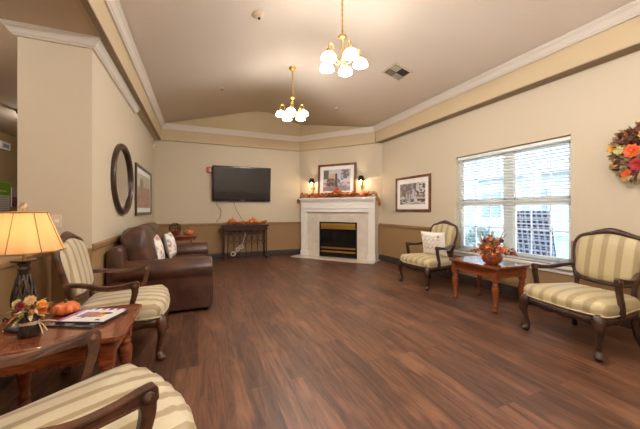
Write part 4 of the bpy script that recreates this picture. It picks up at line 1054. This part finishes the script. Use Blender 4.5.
MB().tube([(0, 0, .37), (0, 0, .68)], .006, 8).build('pole', M_GOLD, tl)
q = MB()
for s in (-1, 1): q.tube(cat([(0, 0, .42), (s*.04, 0, .48), (s*.04, 0, .6), (0, 0, .655)], 5), .0025, 5, up=(0, 1, 0))
q.build('harp', M_GOLD, tl)
MB().ball((0, 0, .52), (.028, .028, .04)).build('bulb', mat('lamp_bulb', (255,246,226), .3, emit=(255,226,176), es=10), tl)
bulb_light(tl, (0, 0, .52), LAMP_W, .035, (1, .80, .58))
ls = bpy.data.materials.new('lamp_shade_fabric'); ls.use_nodes = True; n_ = ls.node_tree.nodes; l_ = ls.node_tree.links
pb_ = n_['Principled BSDF']; pb_.inputs['Base Color'].default_value = rgba((226,190,140)); pb_.inputs['Roughness'].default_value = .8
tn = n_.new('ShaderNodeBsdfTranslucent'); tn.inputs[0].default_value = rgba((240,190,130)); mx_ = n_.new('ShaderNodeMixShader'); mx_.inputs[0].default_value = .5
l_.new(pb_.outputs[0], mx_.inputs[1]); l_.new(tn.outputs[0], mx_.inputs[2]); l_.new(mx_.outputs[0], n_['Material Output'].inputs[0])
def poly_r(a, n=8): k = pi/n; return cos(k)/cos(((a+k) % (2*k))-k)
prof = [(.178, .428), (.165, .46), (.147, .51), (.128, .565), (.112, .61), (.1, .645)]
shd = MB().lathe(prof, 48, rf=poly_r, cap=False, smooth=True).build('shade', ls, tl)
q = MB()
for k in range(8):
    a = 2*pi*k/8; q.tube([(r*cos(a)*1.003, r*sin(a)*1.003, z) for r, z in prof], .0022, 5, up=(0, 0, 1))
for r, z in (prof[0], prof[-1]): q.tube([(r*poly_r(2*pi*k/48)*cos(2*pi*k/48), r*poly_r(2*pi*k/48)*sin(2*pi*k/48), z) for k in range(48)], .0045, 6, closed=True)
q.build('shade_trim', mat('shade_trim_gold', (150,104,56), .5), shd)
MB().tube([(-.1, 0, .65), (.1, 0, .65)], .002, 5).tube([(0, -.1, .65), (0, .1, .65)], .002, 5).build('spider', M_GOLD, tl)
gm = mat('crystal', (190,180,168), .08, .5)
MB().lathe([(.006, .655), (.008, .668), (.02, .672), (.024, .685), (.018, .698), (.002, .704)], 12, smooth=False).build('finial', gm, tl)
tag(MB().tube(cat([(-.93, 2.24, .545), (-1.03, 2.31, .545), (-1.1, 2.4, .52), (-1.13, 2.52, .3), (-1.14, 2.62, .12), (-1.17, 2.7, .03), (-1.19, 2.78, .2), (-1.205, 2.78, .33)], 6), .004, 6, up=(0, 1, .1)).build('lamp_cord', M_BLACK), 'thin black lamp cord behind the left side table', 'cord')
